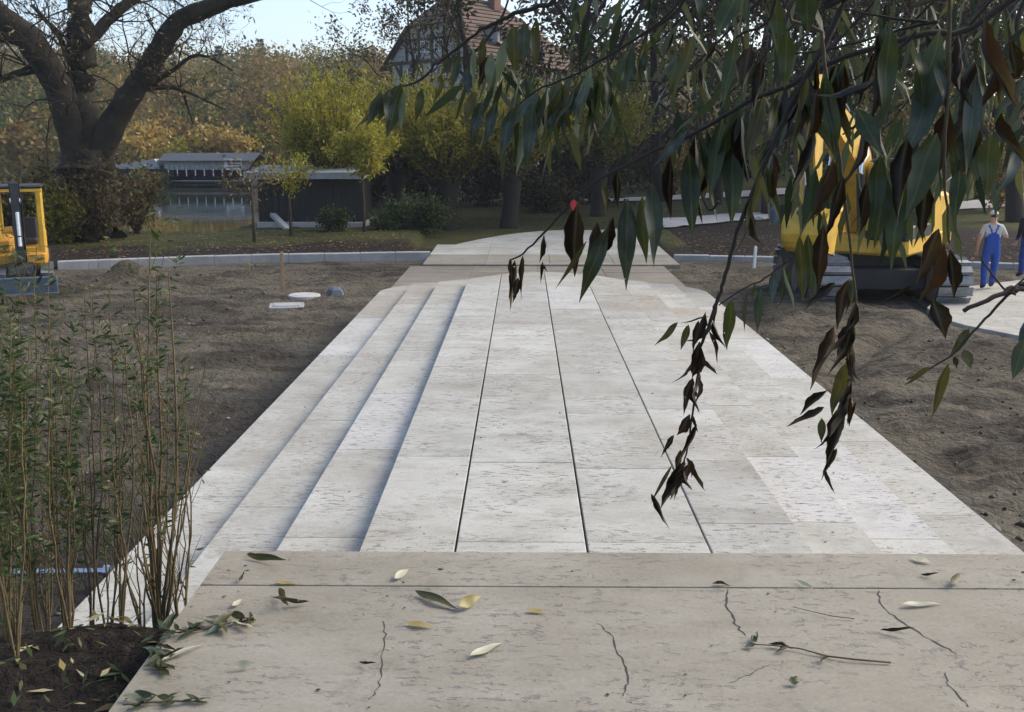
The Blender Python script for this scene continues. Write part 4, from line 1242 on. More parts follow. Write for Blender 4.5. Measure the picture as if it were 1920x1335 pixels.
# ------------------------------------------------------------------ people
def cloth(name, c, var=.25):
    return plain(name, c, .9, var=var, scale=9, spec=.15, bmp=.3)
M['skin'] = plain('skin', (0.42, 0.25, 0.18), .6, var=.12, scale=14)
M['shirt'] = cloth('pale_grey_shirt', (0.50, 0.49, 0.46)); M['overalls'] = cloth('blue_overalls', (0.035, 0.085, 0.36)); M['navy'] = cloth('navy_jacket', (0.012, 0.013, 0.022))
M['jeans'] = cloth('blue_jeans', (0.03, 0.06, 0.22)); M['boot'] = plain('dark_boot', (0.025, 0.02, 0.018), .7); M['hair'] = plain('grey_brown_hair', (0.05, 0.04, 0.035), .8); M['cap'] = cloth('white_cap', (0.55, 0.54, 0.52))

def person(loc, rz, J, paint, mats, label, s=1.0):
    """J: joint -> (x, y, z, rx, ry) with edges by order of BONES; forward is +Y"""
    BON = [('pelvis', 'waist'), ('waist', 'chest'), ('chest', 'neck'), ('neck', 'skull'), ('skull', 'crown'),
           ('chest', 'shL'), ('shL', 'elL'), ('elL', 'wrL'), ('wrL', 'paL'), ('chest', 'shR'), ('shR', 'elR'), ('elR', 'wrR'), ('wrR', 'paR'),
           ('pelvis', 'hipL'), ('hipL', 'knL'), ('knL', 'anL'), ('anL', 'toL'), ('pelvis', 'hipR'), ('hipR', 'knR'), ('knR', 'anR'), ('anR', 'toR')]
    names = list(J)
    me = bpy.data.meshes.new('body')
    me.from_pydata([J[n][:3] for n in names], [(names.index(a), names.index(b)) for a, b in BON], [])
    o = bpy.data.objects.new('body_source', me); COL.objects.link(o)
    sk = o.modifiers.new('skin', 'SKIN'); sk.use_smooth_shade = True
    if not me.skin_vertices: 
        bpy.context.view_layer.objects.active = o
    for i, n in enumerate(names):
        v = me.skin_vertices[0].data[i]; v.radius = J[n][3:5]; v.use_root = (n == 'pelvis')
    sb = o.modifiers.new('sub', 'SUBSURF'); sb.levels = sb.render_levels = 3
    dg = bpy.context.evaluated_depsgraph_get()
    bm = bmesh.new(); bm.from_object(o, dg)
    bpy.data.objects.remove(o)
    # five fingers on each palm
    for s_ in ('L', 'R'):
        pa, wr = Vector(J['pa' + s_][:3]), Vector(J['wr' + s_][:3])
        d = (pa - wr).normalized(); side = d.cross(Vector((0, 1, .2))).normalized(); fw = side.cross(d)
        for k, (off, ln, a) in enumerate(((-.030, .062, .0), (-.010, .075, 0), (.010, .072, 0), (.030, .055, 0), (-.034, .05, 1))):
            b0 = pa + side * off * (1 if not a else 1.05) + (d * .02 if not a else d * -.015)
            p1 = b0 + (d * ln * .55 if not a else (d * .5 - side * .8).normalized() * ln * .6); p2 = p1 + (d * .8 + fw * .55).normalized() * ln * .5
            t = MB(); t.tube([b0, p1, p2], [.010, .009, .006], 6)
            vs = [bm.verts.new(v) for v in t.v]
            for f in t.f:
                try: bm.faces.new([vs[i] for i in f])
                except ValueError: pass
    for f in bm.faces:
        f.smooth = True
        f.material_index = paint(f.calc_center_median(), J)
    out = bpy.data.meshes.new('body'); bm.to_mesh(out); bm.free()
    for m in mats: out.materials.append(M[m])
    e = empty('person', loc, rz, label, 'person'); e.scale = (s, s, s)
    put('body', out, e)
    return e

JW = dict(pelvis=(0, 0, .93, .155, .12), waist=(0, .01, 1.06, .15, .115), chest=(0, .03, 1.30, .165, .12), neck=(0, .05, 1.47, .062, .062), skull=(0, .075, 1.56, .075, .085), crown=(0, .09, 1.655, .070, .082),
          shL=(-.175, .04, 1.385, .072, .07), elL=(-.27, -.02, 1.13, .05, .05), wrL=(-.285, .06, .90, .033, .033), paL=(-.285, .085, .82, .038, .026),
          shR=(.175, .04, 1.385, .072, .07), elR=(.29, .05, 1.16, .05, .05), wrR=(.27, .26, 1.22, .033, .033), paR=(.25, .33, 1.25, .038, .026),
          hipL=(-.095, 0, .86, .105, .105), knL=(-.11, .03, .49, .078, .08), anL=(-.115, -.06, .10, .06, .062), toL=(-.125, .10, .05, .045, .04),
          hipR=(.095, 0, .86, .105, .105), knR=(.11, .10, .50, .078, .08), anR=(.11, .20, .11, .06, .062), toR=(.12, .36, .055, .045, .04))
def paint_worker(p, J):
    x, y, z = p
    if z < .115: return 4
    if z > 1.50: return 0 if z < 1.60 else 3
    if abs(x) > .245 and z < 1.24: return 0
    if z > 1.44 and abs(x) < .075: return 0
    if z < 1.12 and abs(x) < .235: return 1
    if z < 1.43 and y < .1:
        if z < 1.28 and abs(x) < .045 + (1.30 - z) * .75: return 1
        if z >= 1.26 and abs(abs(x) - (.035 + (z - 1.26) * .35)) < .022: return 1
    elif z < 1.43 and abs(abs(x) - .09) < .025: return 1
    elif z < 1.30 and abs(x) < .12: return 1
    return 2
pw = on_z(1852, 543, -1.45)
wk = person((pw.x, pw.y, -1.45), R(-12), JW, paint_worker, ['skin', 'overalls', 'shirt', 'hair', 'boot'], 'person in blue bib overalls and pale shirt walking away on the right-hand paving', .96)
mb = MB()
c = Vector((0, .09, 1.665))
rings = []
for t in np.linspace(0, 1, 6):
    a = t * math.pi / 2
    rings.append([(c.x + math.cos(q) * .093 * math.cos(a), c.y + math.sin(q) * .108 * math.cos(a), c.z + .085 * math.sin(a)) for q in np.linspace(0, 2 * math.pi, 15)[:-1]])
vs = [p for r_ in rings for p in r_]; fs = [(i * 14 + k, i * 14 + (k + 1) % 14, (i + 1) * 14 + (k + 1) % 14, (i + 1) * 14 + k) for i in range(5) for k in range(14)]
mb.add(vs, fs); mb.box((0, .205, 1.675), (.14, .12, .012), rot=Matrix.Rotation(-.15, 3, 'X'))
mb.build('cap', M['cap'], wk, smooth=True)
for s in (-1, 1):
    mb = MB(); mb.box((s * .082, .07, 1.575), (.016, .035, .055), bev=.007); mb.build('ear', M['skin'], wk, smooth=True)
mb = MB(); mb.tube([(0, .155, 1.60), (0, .185, 1.565), (0, .16, 1.55)], [.012, .016, .012], 6); mb.build('nose', M['skin'], wk, smooth=True)
J2 = dict(JW)
J2.update(elR=(.25, .0, 1.13, .055, .055), wrR=(.25, .08, .90, .036, .036), paR=(.25, .10, .82, .038, .026), anR=(.11, -.05, .10, .06, .062), knR=(.11, .03, .49, .078, .08), toR=(.12, .11, .05, .045, .04), anL=(-.11, .02, .1, .06, .062), toL=(-.12, .18, .05, .045, .04))
J2['shL'] = (-.185, .04, 1.38, .085, .08); J2['shR'] = (.185, .04, 1.38, .085, .08); J2['chest'] = (0, .03, 1.30, .18, .13); J2['elL'] = (-.27, -.03, 1.12, .06, .06)
def paint_second(p, J):
    x, y, z = p
    if z < .115: return 4
    if z > 1.49: return 0 if z < 1.58 else 3
    if abs(x) > .2 and z < .90: return 0
    if z < .96: return 1
    return 2
p2_ = on_z(1922, 521, -1.45)
person((p2_.x, p2_.y, -1.45), R(10), J2, paint_second, ['skin', 'jeans', 'navy', 'hair', 'boot'], 'person in dark jacket and blue jeans cut by the right edge of the picture', .96)

# paving the workers walk on
rp = empty('curved_paving', (9.6, 19.5, -1.5), 0, 'pale raised paving under the two workers at the right edge', 'paving')
pts = [(7.47, 18.1), (7.62, 17.3), (8.1, 16.3), (9.2, 14.6), (13.5, 13.0), (16.5, 17.5), (14.5, 24.5), (11.7, 23.4), (9.5, 21.95), (8.5, 20.6), (7.7, 19.2)]
def clip(poly, nx_, ny_, c):
    out = []
    for i in range(len(poly)):
        p, q = poly[i], poly[(i + 1) % len(poly)]
        a, b_ = nx_ * p[0] + ny_ * p[1] - c, nx_ * q[0] + ny_ * q[1] - c
        if a <= 0: out.append(p)
        if a * b_ < 0: t = a / (a - b_); out.append((p[0] + (q[0] - p[0]) * t, p[1] + (q[1] - p[1]) * t))
    return out
cx_, cy_ = math.cos(.35), math.sin(.35)
for i in range(-1, 8):
    for j in range(-1, 7):
        c0, d0 = 7 + i * 1.7, 8 + j * 1.5
        pl = clip(pts, cx_, cy_, 6 + c0 + 1.696); pl = clip(pl, -cx_, -cy_, -(6 + c0)) if len(pl) > 2 else pl
        pl = clip(pl, -cy_, cx_, d0 + 1.496) if len(pl) > 2 else pl; pl = clip(pl, cy_, -cx_, -d0) if len(pl) > 2 else pl
        if len(pl) > 2:
            ar = sum(pl[k][0] * pl[(k + 1) % len(pl)][1] - pl[(k + 1) % len(pl)][0] * pl[k][1] for k in range(len(pl))) / 2
            if abs(ar) > .05: put('slab', slab_mesh('slab', pl if ar > 0 else pl[::-1], -1.45, .36, M['stone'], .006), rp, world=True)

# ------------------------------------------------------------------ small things on the site
M['stake'] = plain('raw_wood_stake', (0.30, 0.21, 0.11), .85, var=.3, scale=12)
def stake(px, py, h, r_, mat, lab, z=-1.57, tilt=.02):
    p = on_z(px, py, z); p = Vector((p.x, p.y, gz(p.x, p.y)))
    mb = MB(); mb.box((0, 0, h / 2 - .05), (r_ * 2, r_ * 2, h + .1), bev=.004); mb.tube([(0, 0, h - .005), (0, 0, h + .03)], [r_ * .9, r_ * .3], 4)
    o = mb.build('stake', M[mat]); o.location = p; o.rotation_euler = (tilt, tilt * .7, .3); tag(o, lab, 'stake', 'marker stakes on the site')
stake(530, 550, .86, .032, 'stake', 'tall brown wooden stake standing in the soil left of the platform')
stake(1414, 503, .56, .030, 'white_paint', 'short white stake in front of the kerb right of the platform')
stake(466, 506, .20, .026, 'stake', 'tiny wooden peg in front of the left kerb')
p = on_z(571, 560, -1.56); z_ = gz(p.x, p.y)
mb = MB(); mb.tube([(0, 0, -.03), (0, 0, .05), (0, 0, .06)], [.33, .33, .315], 28); mb.tube([(0, 0, .055), (0, 0, .066)], [.24, .235], 24); o = mb.build('manhole_cover', M['concrete']); o.location = (p.x, p.y, z_ + .035); tag(o, 'round pale concrete cover lying at the foot of the brown stake', 'cover')
p = on_z(538, 583, -1.55)
mb = MB(); mb.box((0, 0, .03), (.66, .50, .07), bev=.01); mb.box((0, 0, .07), (.50, .34, .03), bev=.008); o = mb.build('drain_frame', M['kerb']); o.location = (p.x, p.y, gz(p.x, p.y)); o.rotation_euler = (.03, 0, .2); tag(o, 'grey rectangular drain frame in front of the round cover', 'drain frame')
p = on_z(628, 548, -1.57)
mb = MB(); mb.box((0, 0, .09), (.36, .26, .20), bev=.05, taper=.8); o = mb.build('stone_block', M['blue_grey']); o.location = (p.x, p.y, gz(p.x, p.y)); o.rotation_euler = (.1, .05, .5); tag(o, 'dark bluish block lying right of the round cover', 'block')
mb = MB(); a, b_ = on_z(-20, 1074, -1.0), on_z(196, 1071, -.98); mb.tube([a, b_], .022, 10); mb.tube([b_, b_ + Vector((.05, 0, 0))], .04, 12)
o = mb.build('steel_pipe', M['chrome']); tag(o, 'thin bright pipe lying across the trench behind the saplings', 'pipe')
p = gl(1478, 0, 38.6)
mb = MB(); mb.tube([(0, 0, -.02), (0, 0, .62), (0, 0, .66)], [.30, .32, .28], 16); mb.tube([(0, 0, .2), (0, 0, .23)], .33, 16); o = mb.build('black_barrel', M['rubber']); o.location = p; tag(o, 'black barrel beside the reddish trunk left of the excavator', 'barrel')
mb = MB(); mb.tube([(0, 0, 0), (0, 0, .5), (0, 0, .6), (0, 0, .66)], [.17, .17, .07, .06], 14); o = mb.build('blue_canister', M['blue_grey']); p = gl(1452, 0, 38.5); o.location = p; tag(o, 'blue-grey canister standing next to the black barrel', 'canister')
for k, (px, py, s, lab) in enumerate(((1425, 415, .22, 'pale stone lying in dark soil behind the right kerb'), (1398, 408, .16, 'smaller pale stone left of its bigger neighbour behind the right kerb'))):
    p = on_z(px, py, -1.35); bm = bmesh.new(); bmesh.ops.create_icosphere(bm, subdivisions=2, radius=s)
    rr = random.Random(k)
    for v_ in bm.verts: v_.co *= rr.uniform(.75, 1.1); v_.co.z *= .6
    me = bpy.data.meshes.new('rock'); bm.to_mesh(me); bm.free(); o = put('rock', me, m=M['concrete']); o.location = (p.x, p.y, gz(p.x, p.y) + s * .25); tag(o, lab, 'rock')

# gravel and clods over the churned soil
rs = np.random.default_rng(8)
n = 16000
x = rs.uniform(-14, 13, n); y = 5 + 22 * rs.random(n) ** 1.5
ok = ((x < -2.7) | (x > 3.45)) & (np.hypot(x - KC[0], y - KC[1]) < KR - .4) & ~((x > 7.2) & (y > 12.8)) 
x, y = x[ok], y[ok]; n = len(x)
cl = sstep(.0, .45, fbm(x * .7, y * .7, 303))
s = .006 + .022 * rs.random(n) ** 4 + (.012 + .035 * rs.random(n) ** 2) * (rs.random(n) < .30 * cl)
z = ground_z(x, y)
octv = np.array([[1, 0, 0], [0, 1, 0], [-1, 0, 0], [0, -1, 0], [0, 0, .75], [0, 0, -.6]])
V = octv[None] * s[:, None, None] * rs.uniform(.6, 1.3, (n, 6, 1)) + np.stack([x, y, z + s * .2], 1)[:, None]
tri = np.array([[0, 1, 4], [1, 2, 4], [2, 3, 4], [3, 0, 4], [1, 0, 5], [2, 1, 5], [3, 2, 5], [0, 3, 5]])
Fc = (tri[None] + (np.arange(n) * 6)[:, None, None]).reshape(-1, 3)
M['pebble'] = foliage('pebbles', [(0, (0.035, .03, .023)), (.6, (.085, .073, .056)), (.94, (.15, .132, .105)), (1, (.30, .29, .26))], 0.0, .9)
o = put('gravel', mesh_np('gravel', V.reshape(-1, 3), Fc, M['pebble'], np.repeat(rs.random(n), 8)))
tag(o, 'stones and clods scattered over the churned soil', 'gravel', kind='stuff')
# ------------------------------------------------------------------ willow saplings on the left
M['sap_leaf'] = foliage('sapling_leaves', [(0, (0.022, 0.042, 0.016)), (.4, (0.052, 0.088, 0.028)), (.7, (0.10, 0.13, 0.042)), (.9, (.17, .18, .09)), (1, (.34, .32, .21))], .38, .5, .35)
M['sap_stem'] = plain('sapling_stem', (0.13, 0.095, 0.045), .8, var=.4, scale=40, obj=False)
def sapling(base, tops, seed, leaf_from, dens, r0, label, side=6):
    rs = np.random.default_rng(seed)
    b0 = on_z(base[0], base[1], -.12)
    if len(base) > 2: b0 = at_y(base[0], base[1], base[2])
    b0.z = min(b0.z, gz(b0.x, b0.y))
    e = empty('willow_sapling', (b0.x, b0.y, gz(b0.x, b0.y)), 0, label, 'sapling', 'willow saplings along the left edge')
    P, D = [], []
    for (tx, ty) in tops:
        y1 = b0.y + rs.uniform(-.12, .25)
        t = at_y(tx + rs.normal() * 8, ty + rs.normal() * 45, y1)
        mb = MB()
        pts, rad = [], []
        n = 9
        bow = Vector((rs.normal() * .03, rs.normal() * .04, 0))
        L = (t - b0).length
        for i in range(n + 1):
            s = i / n
            pts.append(b0.lerp(t, s) + bow * math.sin(math.pi * s) + Vector((rs.normal(), rs.normal(), 0)) * .005 * (i > 0) - Vector((0, 0, .04 if i == 0 else 0)))
            rad.append(r0 * (1 - .85 * s) + .0009)
        mb.tube(pts, rad, 6, cap=False)
        def leafy(pp, f0, k):
            for i in range(len(pp) - 1):
                for _ in range(rs.poisson(k)):
                    s = rs.random(); q = pp[i].lerp(pp[i + 1], s)
                    if (i + s) / (len(pp) - 1) < f0 and rs.random() > .06: continue
                    ax = (pp[i + 1] - pp[i]).normalized(); a = Vector(rs.normal(size=3)); a = (a - ax * a.dot(ax)).normalized()
                    P.append(q); D.append((ax * rs.uniform(.2, .8) + a).normalized())
        leafy(pts, leaf_from, dens)
        for _ in range(side):
            i = rs.integers(1, n); q = pts[i].lerp(pts[i + 1] if i < n else pts[i], rs.random())
            a = Vector((rs.normal(), rs.normal() * .7, 0)).normalized(); d = (Vector((0, 0, 1)) + a * rs.uniform(.25, .7)).normalized()
            l = L * rs.uniform(.15, .38) * (1.1 - .6 * i / n); pp = [q]
            for j in range(4):
                d = (d + Vector((0, 0, .12)) + Vector(rs.normal(size=3)) * .06).normalized(); pp.append(pp[-1] + d * l / 4)
            mb.tube(pp, [rad[i] * .5, rad[i] * .42, rad[i] * .32, rad[i] * .22, .0006], 4, cap=False)
            leafy(pp, leaf_from * .3 if i > n * leaf_from else .7, dens * .8)
        mb.build('stem', M['sap_stem'], e, world=True, smooth=True, fix=False)
    if P:
        P, D = np.array(P), np.array(D); n = len(P)
        d = unit(D + rs.normal(size=(n, 3)) * .15); d[:, 2] -= .12
        s = unit(np.cross(d, rs.normal(size=(n, 3)))); nn = np.cross(d, s)
        L = rs.uniform(.024, .056, n)[:, None]; W = L * rs.uniform(.18, .27, n)[:, None]
        v = np.empty((n, 7, 3))
        v[:, 0] = P; v[:, 1] = P + d * L * .33 + s * W * .5; v[:, 2] = P + d * L * .68 + s * W * .42 - nn * L * .06; v[:, 3] = P + d * L - nn * L * .2
        v[:, 4] = P + d * L * .68 - s * W * .42 - nn * L * .06; v[:, 5] = P + d * L * .33 - s * W * .5; v[:, 6] = P + d * L * .5 + nn * W * .22
        tri = np.array([[0, 1, 6], [1, 2, 6], [2, 3, 6], [3, 4, 6], [4, 5, 6], [5, 0, 6]])
        f = (tri[None] + (np.arange(n) * 7)[:, None, None]).reshape(-1, 3)
        o = put('foliage', mesh_np('foliage', v.reshape(-1, 3), f, M['sap_leaf'], np.repeat(np.clip(rs.beta(2, 3, n) + .25 * (rs.random(n) < .06), 0, 1), 6)), e, world=True); tag(o, kind='stuff')
    return e
SAP = [
    ((12, 1190), [(-6, 520), (22, 560), (-30, 600)], .15, 7, 'leafy sapling hugging the left picture edge, foremost of the row'),
    ((62, 1120), [(34, 512), (70, 545), (52, 640)], .2, 8, 'dense leafy sapling second from the left picture edge'),
    ((112, 1105), [(98, 560), (128, 590)], .3, 7, 'sapling with a light-coloured stem, third from the left picture edge'),
    ((163, 1095), [(150, 545), (176, 610)], .35, 6, 'thin upright sapling in front of the bright pipe'),
    ((192, 1078), [(206, 522), (188, 585)], .4, 6, 'upright sapling with bare lower stem at the right end of the pipe'),
    ((284, 1088), [(262, 492), (300, 474), (244, 560), (318, 560)], .42, 8, 'tallest thick-stemmed sapling with pale leaf tips right of the pipe'),
    ((30, 1230), [(16, 610), (45, 680)], .25, 7, 'low sapling in the dark bottom left corner'),
    ((128, 1160), [(138, 640), (110, 700)], .35, 5, 'slender sapling between the pipe and the fallen leaves'),
    ((-28, 1150), [(-22, 500), (5, 540)], .1, 8, 'leafy sapling partly outside the left picture edge'),
    ((222, 1130), [(230, 610), (212, 720)], .45, 4, 'slim sapling just left of the bare twigs'),
    ((335, 1075), [(318, 625), (346, 700)], .62, 3, 'half-bare sapling leaning over the lowest step'),
    ((75, 1060, 4.9), [(60, 560), (92, 600), (120, 620)], .2, 7, 'sapling growing in the trench behind the front row'),
    ((10, 1040, 5.1), [(4, 540), (-12, 610), (36, 590)], .15, 8, 'bushy sapling in the trench at the left picture edge'),
]
for i, (b, tops, lf, dn, lab) in enumerate(SAP):
    sapling(b, tops + [(tops[0][0] + 22 * (-1) ** i, tops[0][1] + 150), (tops[0][0] - 14, tops[0][1] + 240)], 400 + i, lf, dn * .6, .008 if i == 5 else .0042, lab, 7)
sapling((298, 1098), [(255, 832), (272, 765), (302, 748), (322, 800), (344, 836), (362, 812), (380, 862), (394, 770), (340, 880), (288, 870), (232, 900)], 431, .8, .8, .0048, 'clump of bare brown twigs standing against the pale lowest step', 3)
sapling((262, 1118), [(206, 960), (222, 890), (250, 930), (278, 960)], 432, .8, .6, .004, 'small clump of bare shoots left of the twiggy clump', 2)

# ------------------------------------------------------------------ leaf shapes
def leaf_mesh(name, mat, curl=0.0, twist=0.0, fold=.25, n=10, holes=0, seed=0, width=1.0, ragged=0.0):
    """unit leaf: base at the origin, tip at y = 1, width 1 in x"""
    rr = random.Random(seed)
    vs, fs = [], []
    for i in range(n + 1):
        t = i / n
        w_ = (math.sin(math.pi * t ** .72) ** 1.15) * .5 * width * (1 + ragged * rr.uniform(-1, .4)) if 0 < i < n else .012
        a = twist * t
        z = -curl * t * t + .03 * math.sin(t * 9 + seed)
        y = t - abs(curl) * .25 * t * t
        for sx in (-1, -.55, 0, .55, 1):
            ro = fold * abs(sx) ** 1.6                      # the margin rolls in
            x0, z0 = sx * w_ * (1 - .45 * min(1, ro) * abs(sx)), ro * w_ * .8 + rr.uniform(-.02, .02) * ragged
            vs.append((x0 * math.cos(a) - z0 * math.sin(a) * .3, y, z + (z0 + x0 * math.sin(a)) * .30))
    for i in range(n):
        for k in range(4):
            a = i * 5 + k; fs.append((a, a + 1, a + 6, a + 5))
    me = bpy.data.meshes.new(name); me.from_pydata(vs, [], fs); me.materials.append(mat)
    me.polygons.foreach_set('use_smooth', [True] * len(fs)); me.update()
    return me
def leaf_mat(name, c, c2, trans, rough=.42, eaten=.10):
    """one leaf: own colour per leaf, pale midrib, blotches"""
    m, n, l, b = newmat(name)
    v = objcoord(n)
    oi = n.new('ShaderNodeObjectInfo')
    t = tex(n, l, v, 5, 5, .65); t.noise_dimensions = '4D'; l.new(math_(n, l, 'MULTIPLY', oi.outputs['Random'], 50.0), t.inputs['W'])
    rnd = ramp_out(n, l, oi.outputs['Random'], [(0, tuple(x * .7 for x in c)), (.5, c), (1, tuple((x * .6 + y * .4) for x, y in zip(c, c2)))])
    bl = ramp(n, [(.48, (0, 0, 0)), (.66, (1, 1, 1))]); l.new(t.outputs[0], bl.inputs[0])
    col = mixc(n, l, math_(n, l, 'MULTIPLY', bl.outputs[0], .7), rnd, c2)
    sx = n.new('ShaderNodeSeparateXYZ'); l.new(v, sx.inputs[0])
    rib = ramp(n, [(0.0, (1, 1, 1)), (.05, (0, 0, 0))]); l.new(math_(n, l, 'ABSOLUTE', sx.outputs[0]), rib.inputs[0])
    col = mixc(n, l, math_(n, l, 'MULTIPLY', rib.outputs[0], .28), col, (.20, .19, .09))
    l.new(col, b.inputs['Base Color']); b.inputs['Roughness'].default_value = rough; b.inputs['Specular IOR Level'].default_value = .5
    tr = n.new('ShaderNodeBsdfTranslucent'); l.new(mixc(n, l, 1.0, col, (1, .95, .55), 'MULTIPLY'), tr.inputs[0])
    mx = n.new('ShaderNodeMixShader'); mx.inputs[0].default_value = trans
    l.new(b.outputs[0], mx.inputs[1]); l.new(tr.outputs[0], mx.inputs[2])
    # holes eaten by insects
    vo = n.new('ShaderNodeTexVoronoi'); vo.voronoi_dimensions = '4D'; vo.inputs['Scale'].default_value = 7; vo.inputs['Randomness'].default_value = 1
    mp = n.new('ShaderNodeMapping'); mp.inputs['Scale'].default_value = (.45, 1.6, 0); l.new(v, mp.inputs['Vector']); l.new(mp.outputs[0], vo.inputs['Vector'])
    l.new(math_(n, l, 'MULTIPLY', oi.outputs['Random'], 31.0), vo.inputs['W'])
    hole = math_(n, l, 'LESS_THAN', vo.outputs['Distance'], eaten)
    tp = n.new('ShaderNodeBsdfTransparent'); m2 = n.new('ShaderNodeMixShader'); l.new(hole, m2.inputs[0]); l.new(mx.outputs[0], m2.inputs[1]); l.new(tp.outputs[0], m2.inputs[2])
    l.new(m2.outputs[0], n['Material Output'].inputs[0])
    return m
M['lf_green'] = leaf_mat('dark_willow_leaf', (.028, .048, .017), (.06, .07, .016), .34)
M['lf_blue'] = leaf_mat('blue_green_willow_leaf', (.028, .046, .034), (.07, .095, .075), .22, .38)
M['lf_olive'] = leaf_mat('olive_willow_leaf', (.055, .062, .016), (.09, .07, .018), .40)
M['lf_pale'] = leaf_mat('pale_underside_leaf', (.13, .17, .11), (.20, .22, .14), .30)
M['lf_brown'] = leaf_mat('brown_dry_leaf', (.034, .021, .013), (.07, .038, .018), .26, .6, .15)
M['lf_dark'] = leaf_mat('blackened_leaf', (.020, .015, .010), (.045, .030, .015), .25, .55, .13)
M['lf_red'] = leaf_mat('red_leaf', (.55, .035, .04), (.6, .08, .06), .3)
M['lf_yellow'] = leaf_mat('yellow_leaf', (.30, .26, .07), (.36, .26, .10), .3)
M['lf_cream'] = leaf_mat('cream_leaf', (.44, .44, .32), (.38, .36, .22), .2)
LM = {}
for key, mt in (('g', 'lf_green'), ('u', 'lf_blue'), ('o', 'lf_olive'), ('p', 'lf_pale'), ('b', 'lf_brown'), ('k', 'lf_dark'), ('r', 'lf_red'), ('y', 'lf_yellow'), ('c', 'lf_cream')):
    dry = key in 'bk'
    LM[key] = [leaf_mesh('leaf', M[mt], *( (.35, 1.3, 1.1) if dry else (.10, .25, .3)), seed=1, ragged=.28 if dry else .06),
               leaf_mesh('leaf', M[mt], *((-.45, -1.7, 1.4) if dry else (-.12, -.35, .35)), seed=2, ragged=.3 if dry else .05),
               leaf_mesh('leaf', M[mt], *((.2, .8, 1.6) if dry else (.05, .6, .25)), seed=3, ragged=.35 if dry else .08)]
lr = random.Random(21)

# ------------------------------------------------------------------ the willow the photographer stands under
WT = Vector((5.2, -.6, 0))
wil = empty('overhanging_willow', (WT.x, WT.y, gz(WT.x, WT.y)), 0, 'willow whose dark leafy branches hang into the picture from the upper right', 'tree')
mb = MB()
mb.tube([(5.2, -.6, -.5), (5.15, -.6, .2), (5.0, -.5, 1.4), (4.7, -.3, 2.6), (4.3, -.1, 3.4)], [.42, .34, .27, .24, .2], 12)
mb.build('trunk', M['bark'], wil, world=True, smooth=True, fix=False)
LIMB = [Vector(p) for p in ((4.5, -.2, 3.0), (3.4, .5, 3.3), (2.4, 1.0, 3.2), (1.5, 1.4, 2.95), (.7, 1.7, 2.75), (0, 2.0, 2.6), (-.5, 2.2, 2.5))]
mb = MB(); mb.tube(LIMB, [.16, .12, .09, .065, .045, .03, .012], 8); mb.build('limb', M['bark'], wil, world=True, smooth=True, fix=False)
L2 = [Vector(p) for p in ((4.6, -.2, 2.8), (3.8, 1.0, 2.9), (3.2, 2.2, 2.8), (2.8, 3.2, 2.6))]
mb = MB(); mb.tube(L2, [.13, .09, .06, .02], 8); mb.build('limb', M['bark'], wil, world=True, smooth=True, fix=False)
NLEAF = [0]
def hang_leaf(br, bx, by, tx, ty, wd, key, d, dd=0.0, roll=None, var=None):
    B, T = at_y(bx, by, d), at_y(tx, ty, d + dd)
    L = (T - B).length
    ya = (T - B).normalized()
    vdir = (CAM - (B + T) / 2).normalized()
    n_ = (vdir - ya * vdir.dot(ya)).normalized()
    n_ = Quaternion(ya, lr.choice((-1, 1)) * lr.uniform(0, 1.25) if roll is None else roll) @ n_
    xa = ya.cross(n_)
    W = wd * d / F * 1.08
    o = bpy.data.objects.new('leaf', LM[key][lr.randrange(3) if var is None else var])
    link(o, br)
    o.matrix_local = Matrix(((xa.x * W, ya.x * L, n_.x * L, B.x), (xa.y * W, ya.y * L, n_.y * L, B.y), (xa.z * W, ya.z * L, n_.z * L, B.z), (0, 0, 0, 1)))
    pw_ = WM[wil.name]
    NLEAF[0] += 1
    return o
def branch(pts, r0, r1, d0, d1, mat='twig_dark', lead=None, root=None):
    """a hanging branch: pts from the upper end down to the tip, in photo pixels; d0 and d1 its distance"""
    P = [at_y(x, y, d0 + (d1 - d0) * i / max(1, len(pts) - 1)) for i, (x, y) in enumerate(pts)]
    if root is not None:
        a = Vector(root); up_ = [a.lerp(P[0], t) + Vector((0, 0, .12 * math.sin(math.pi * t))) for t in (0, .25, .5, .75)]
        k0 = len(up_); P = up_ + P
    Q = []
    for i in range(len(P) - 1):
        p0, p1, p2, p3 = P[max(0, i - 1)], P[i], P[i + 1], P[min(len(P) - 1, i + 2)]
        for j in range(4):
            t = j / 4
            Q.append(.5 * ((2 * p1) + (p2 - p0) * t + (2 * p0 - 5 * p1 + 4 * p2 - p3) * t * t + (3 * p1 - p0 - 3 * p2 + p3) * t ** 3) + Vector((lr.gauss(0, 1), 0, lr.gauss(0, 1))) * r1 * .5)
    Q.append(P[-1])
    rad = [r0 + (r1 - r0) * i / (len(Q) - 1) for i in range(len(Q))]
    mb = MB(); mb.tube(Q, rad, 6)
    o = mb.build('hanging_branch', M[mat], wil, world=True, smooth=True, fix=False)
    o.matrix_parent_inverse = WM[wil.name].inverted()
    return o
def leaves(br, d, rows):
    for r_ in rows:
        k = r_[5]; wd = r_[4] * (1.45 if k in 'bk' else .95)
        hang_leaf(br, *r_[:4], wd, k, d=d + lr.uniform(-.04, .04), dd=lr.uniform(-.02, .02), roll=lr.uniform(-.5, .5))
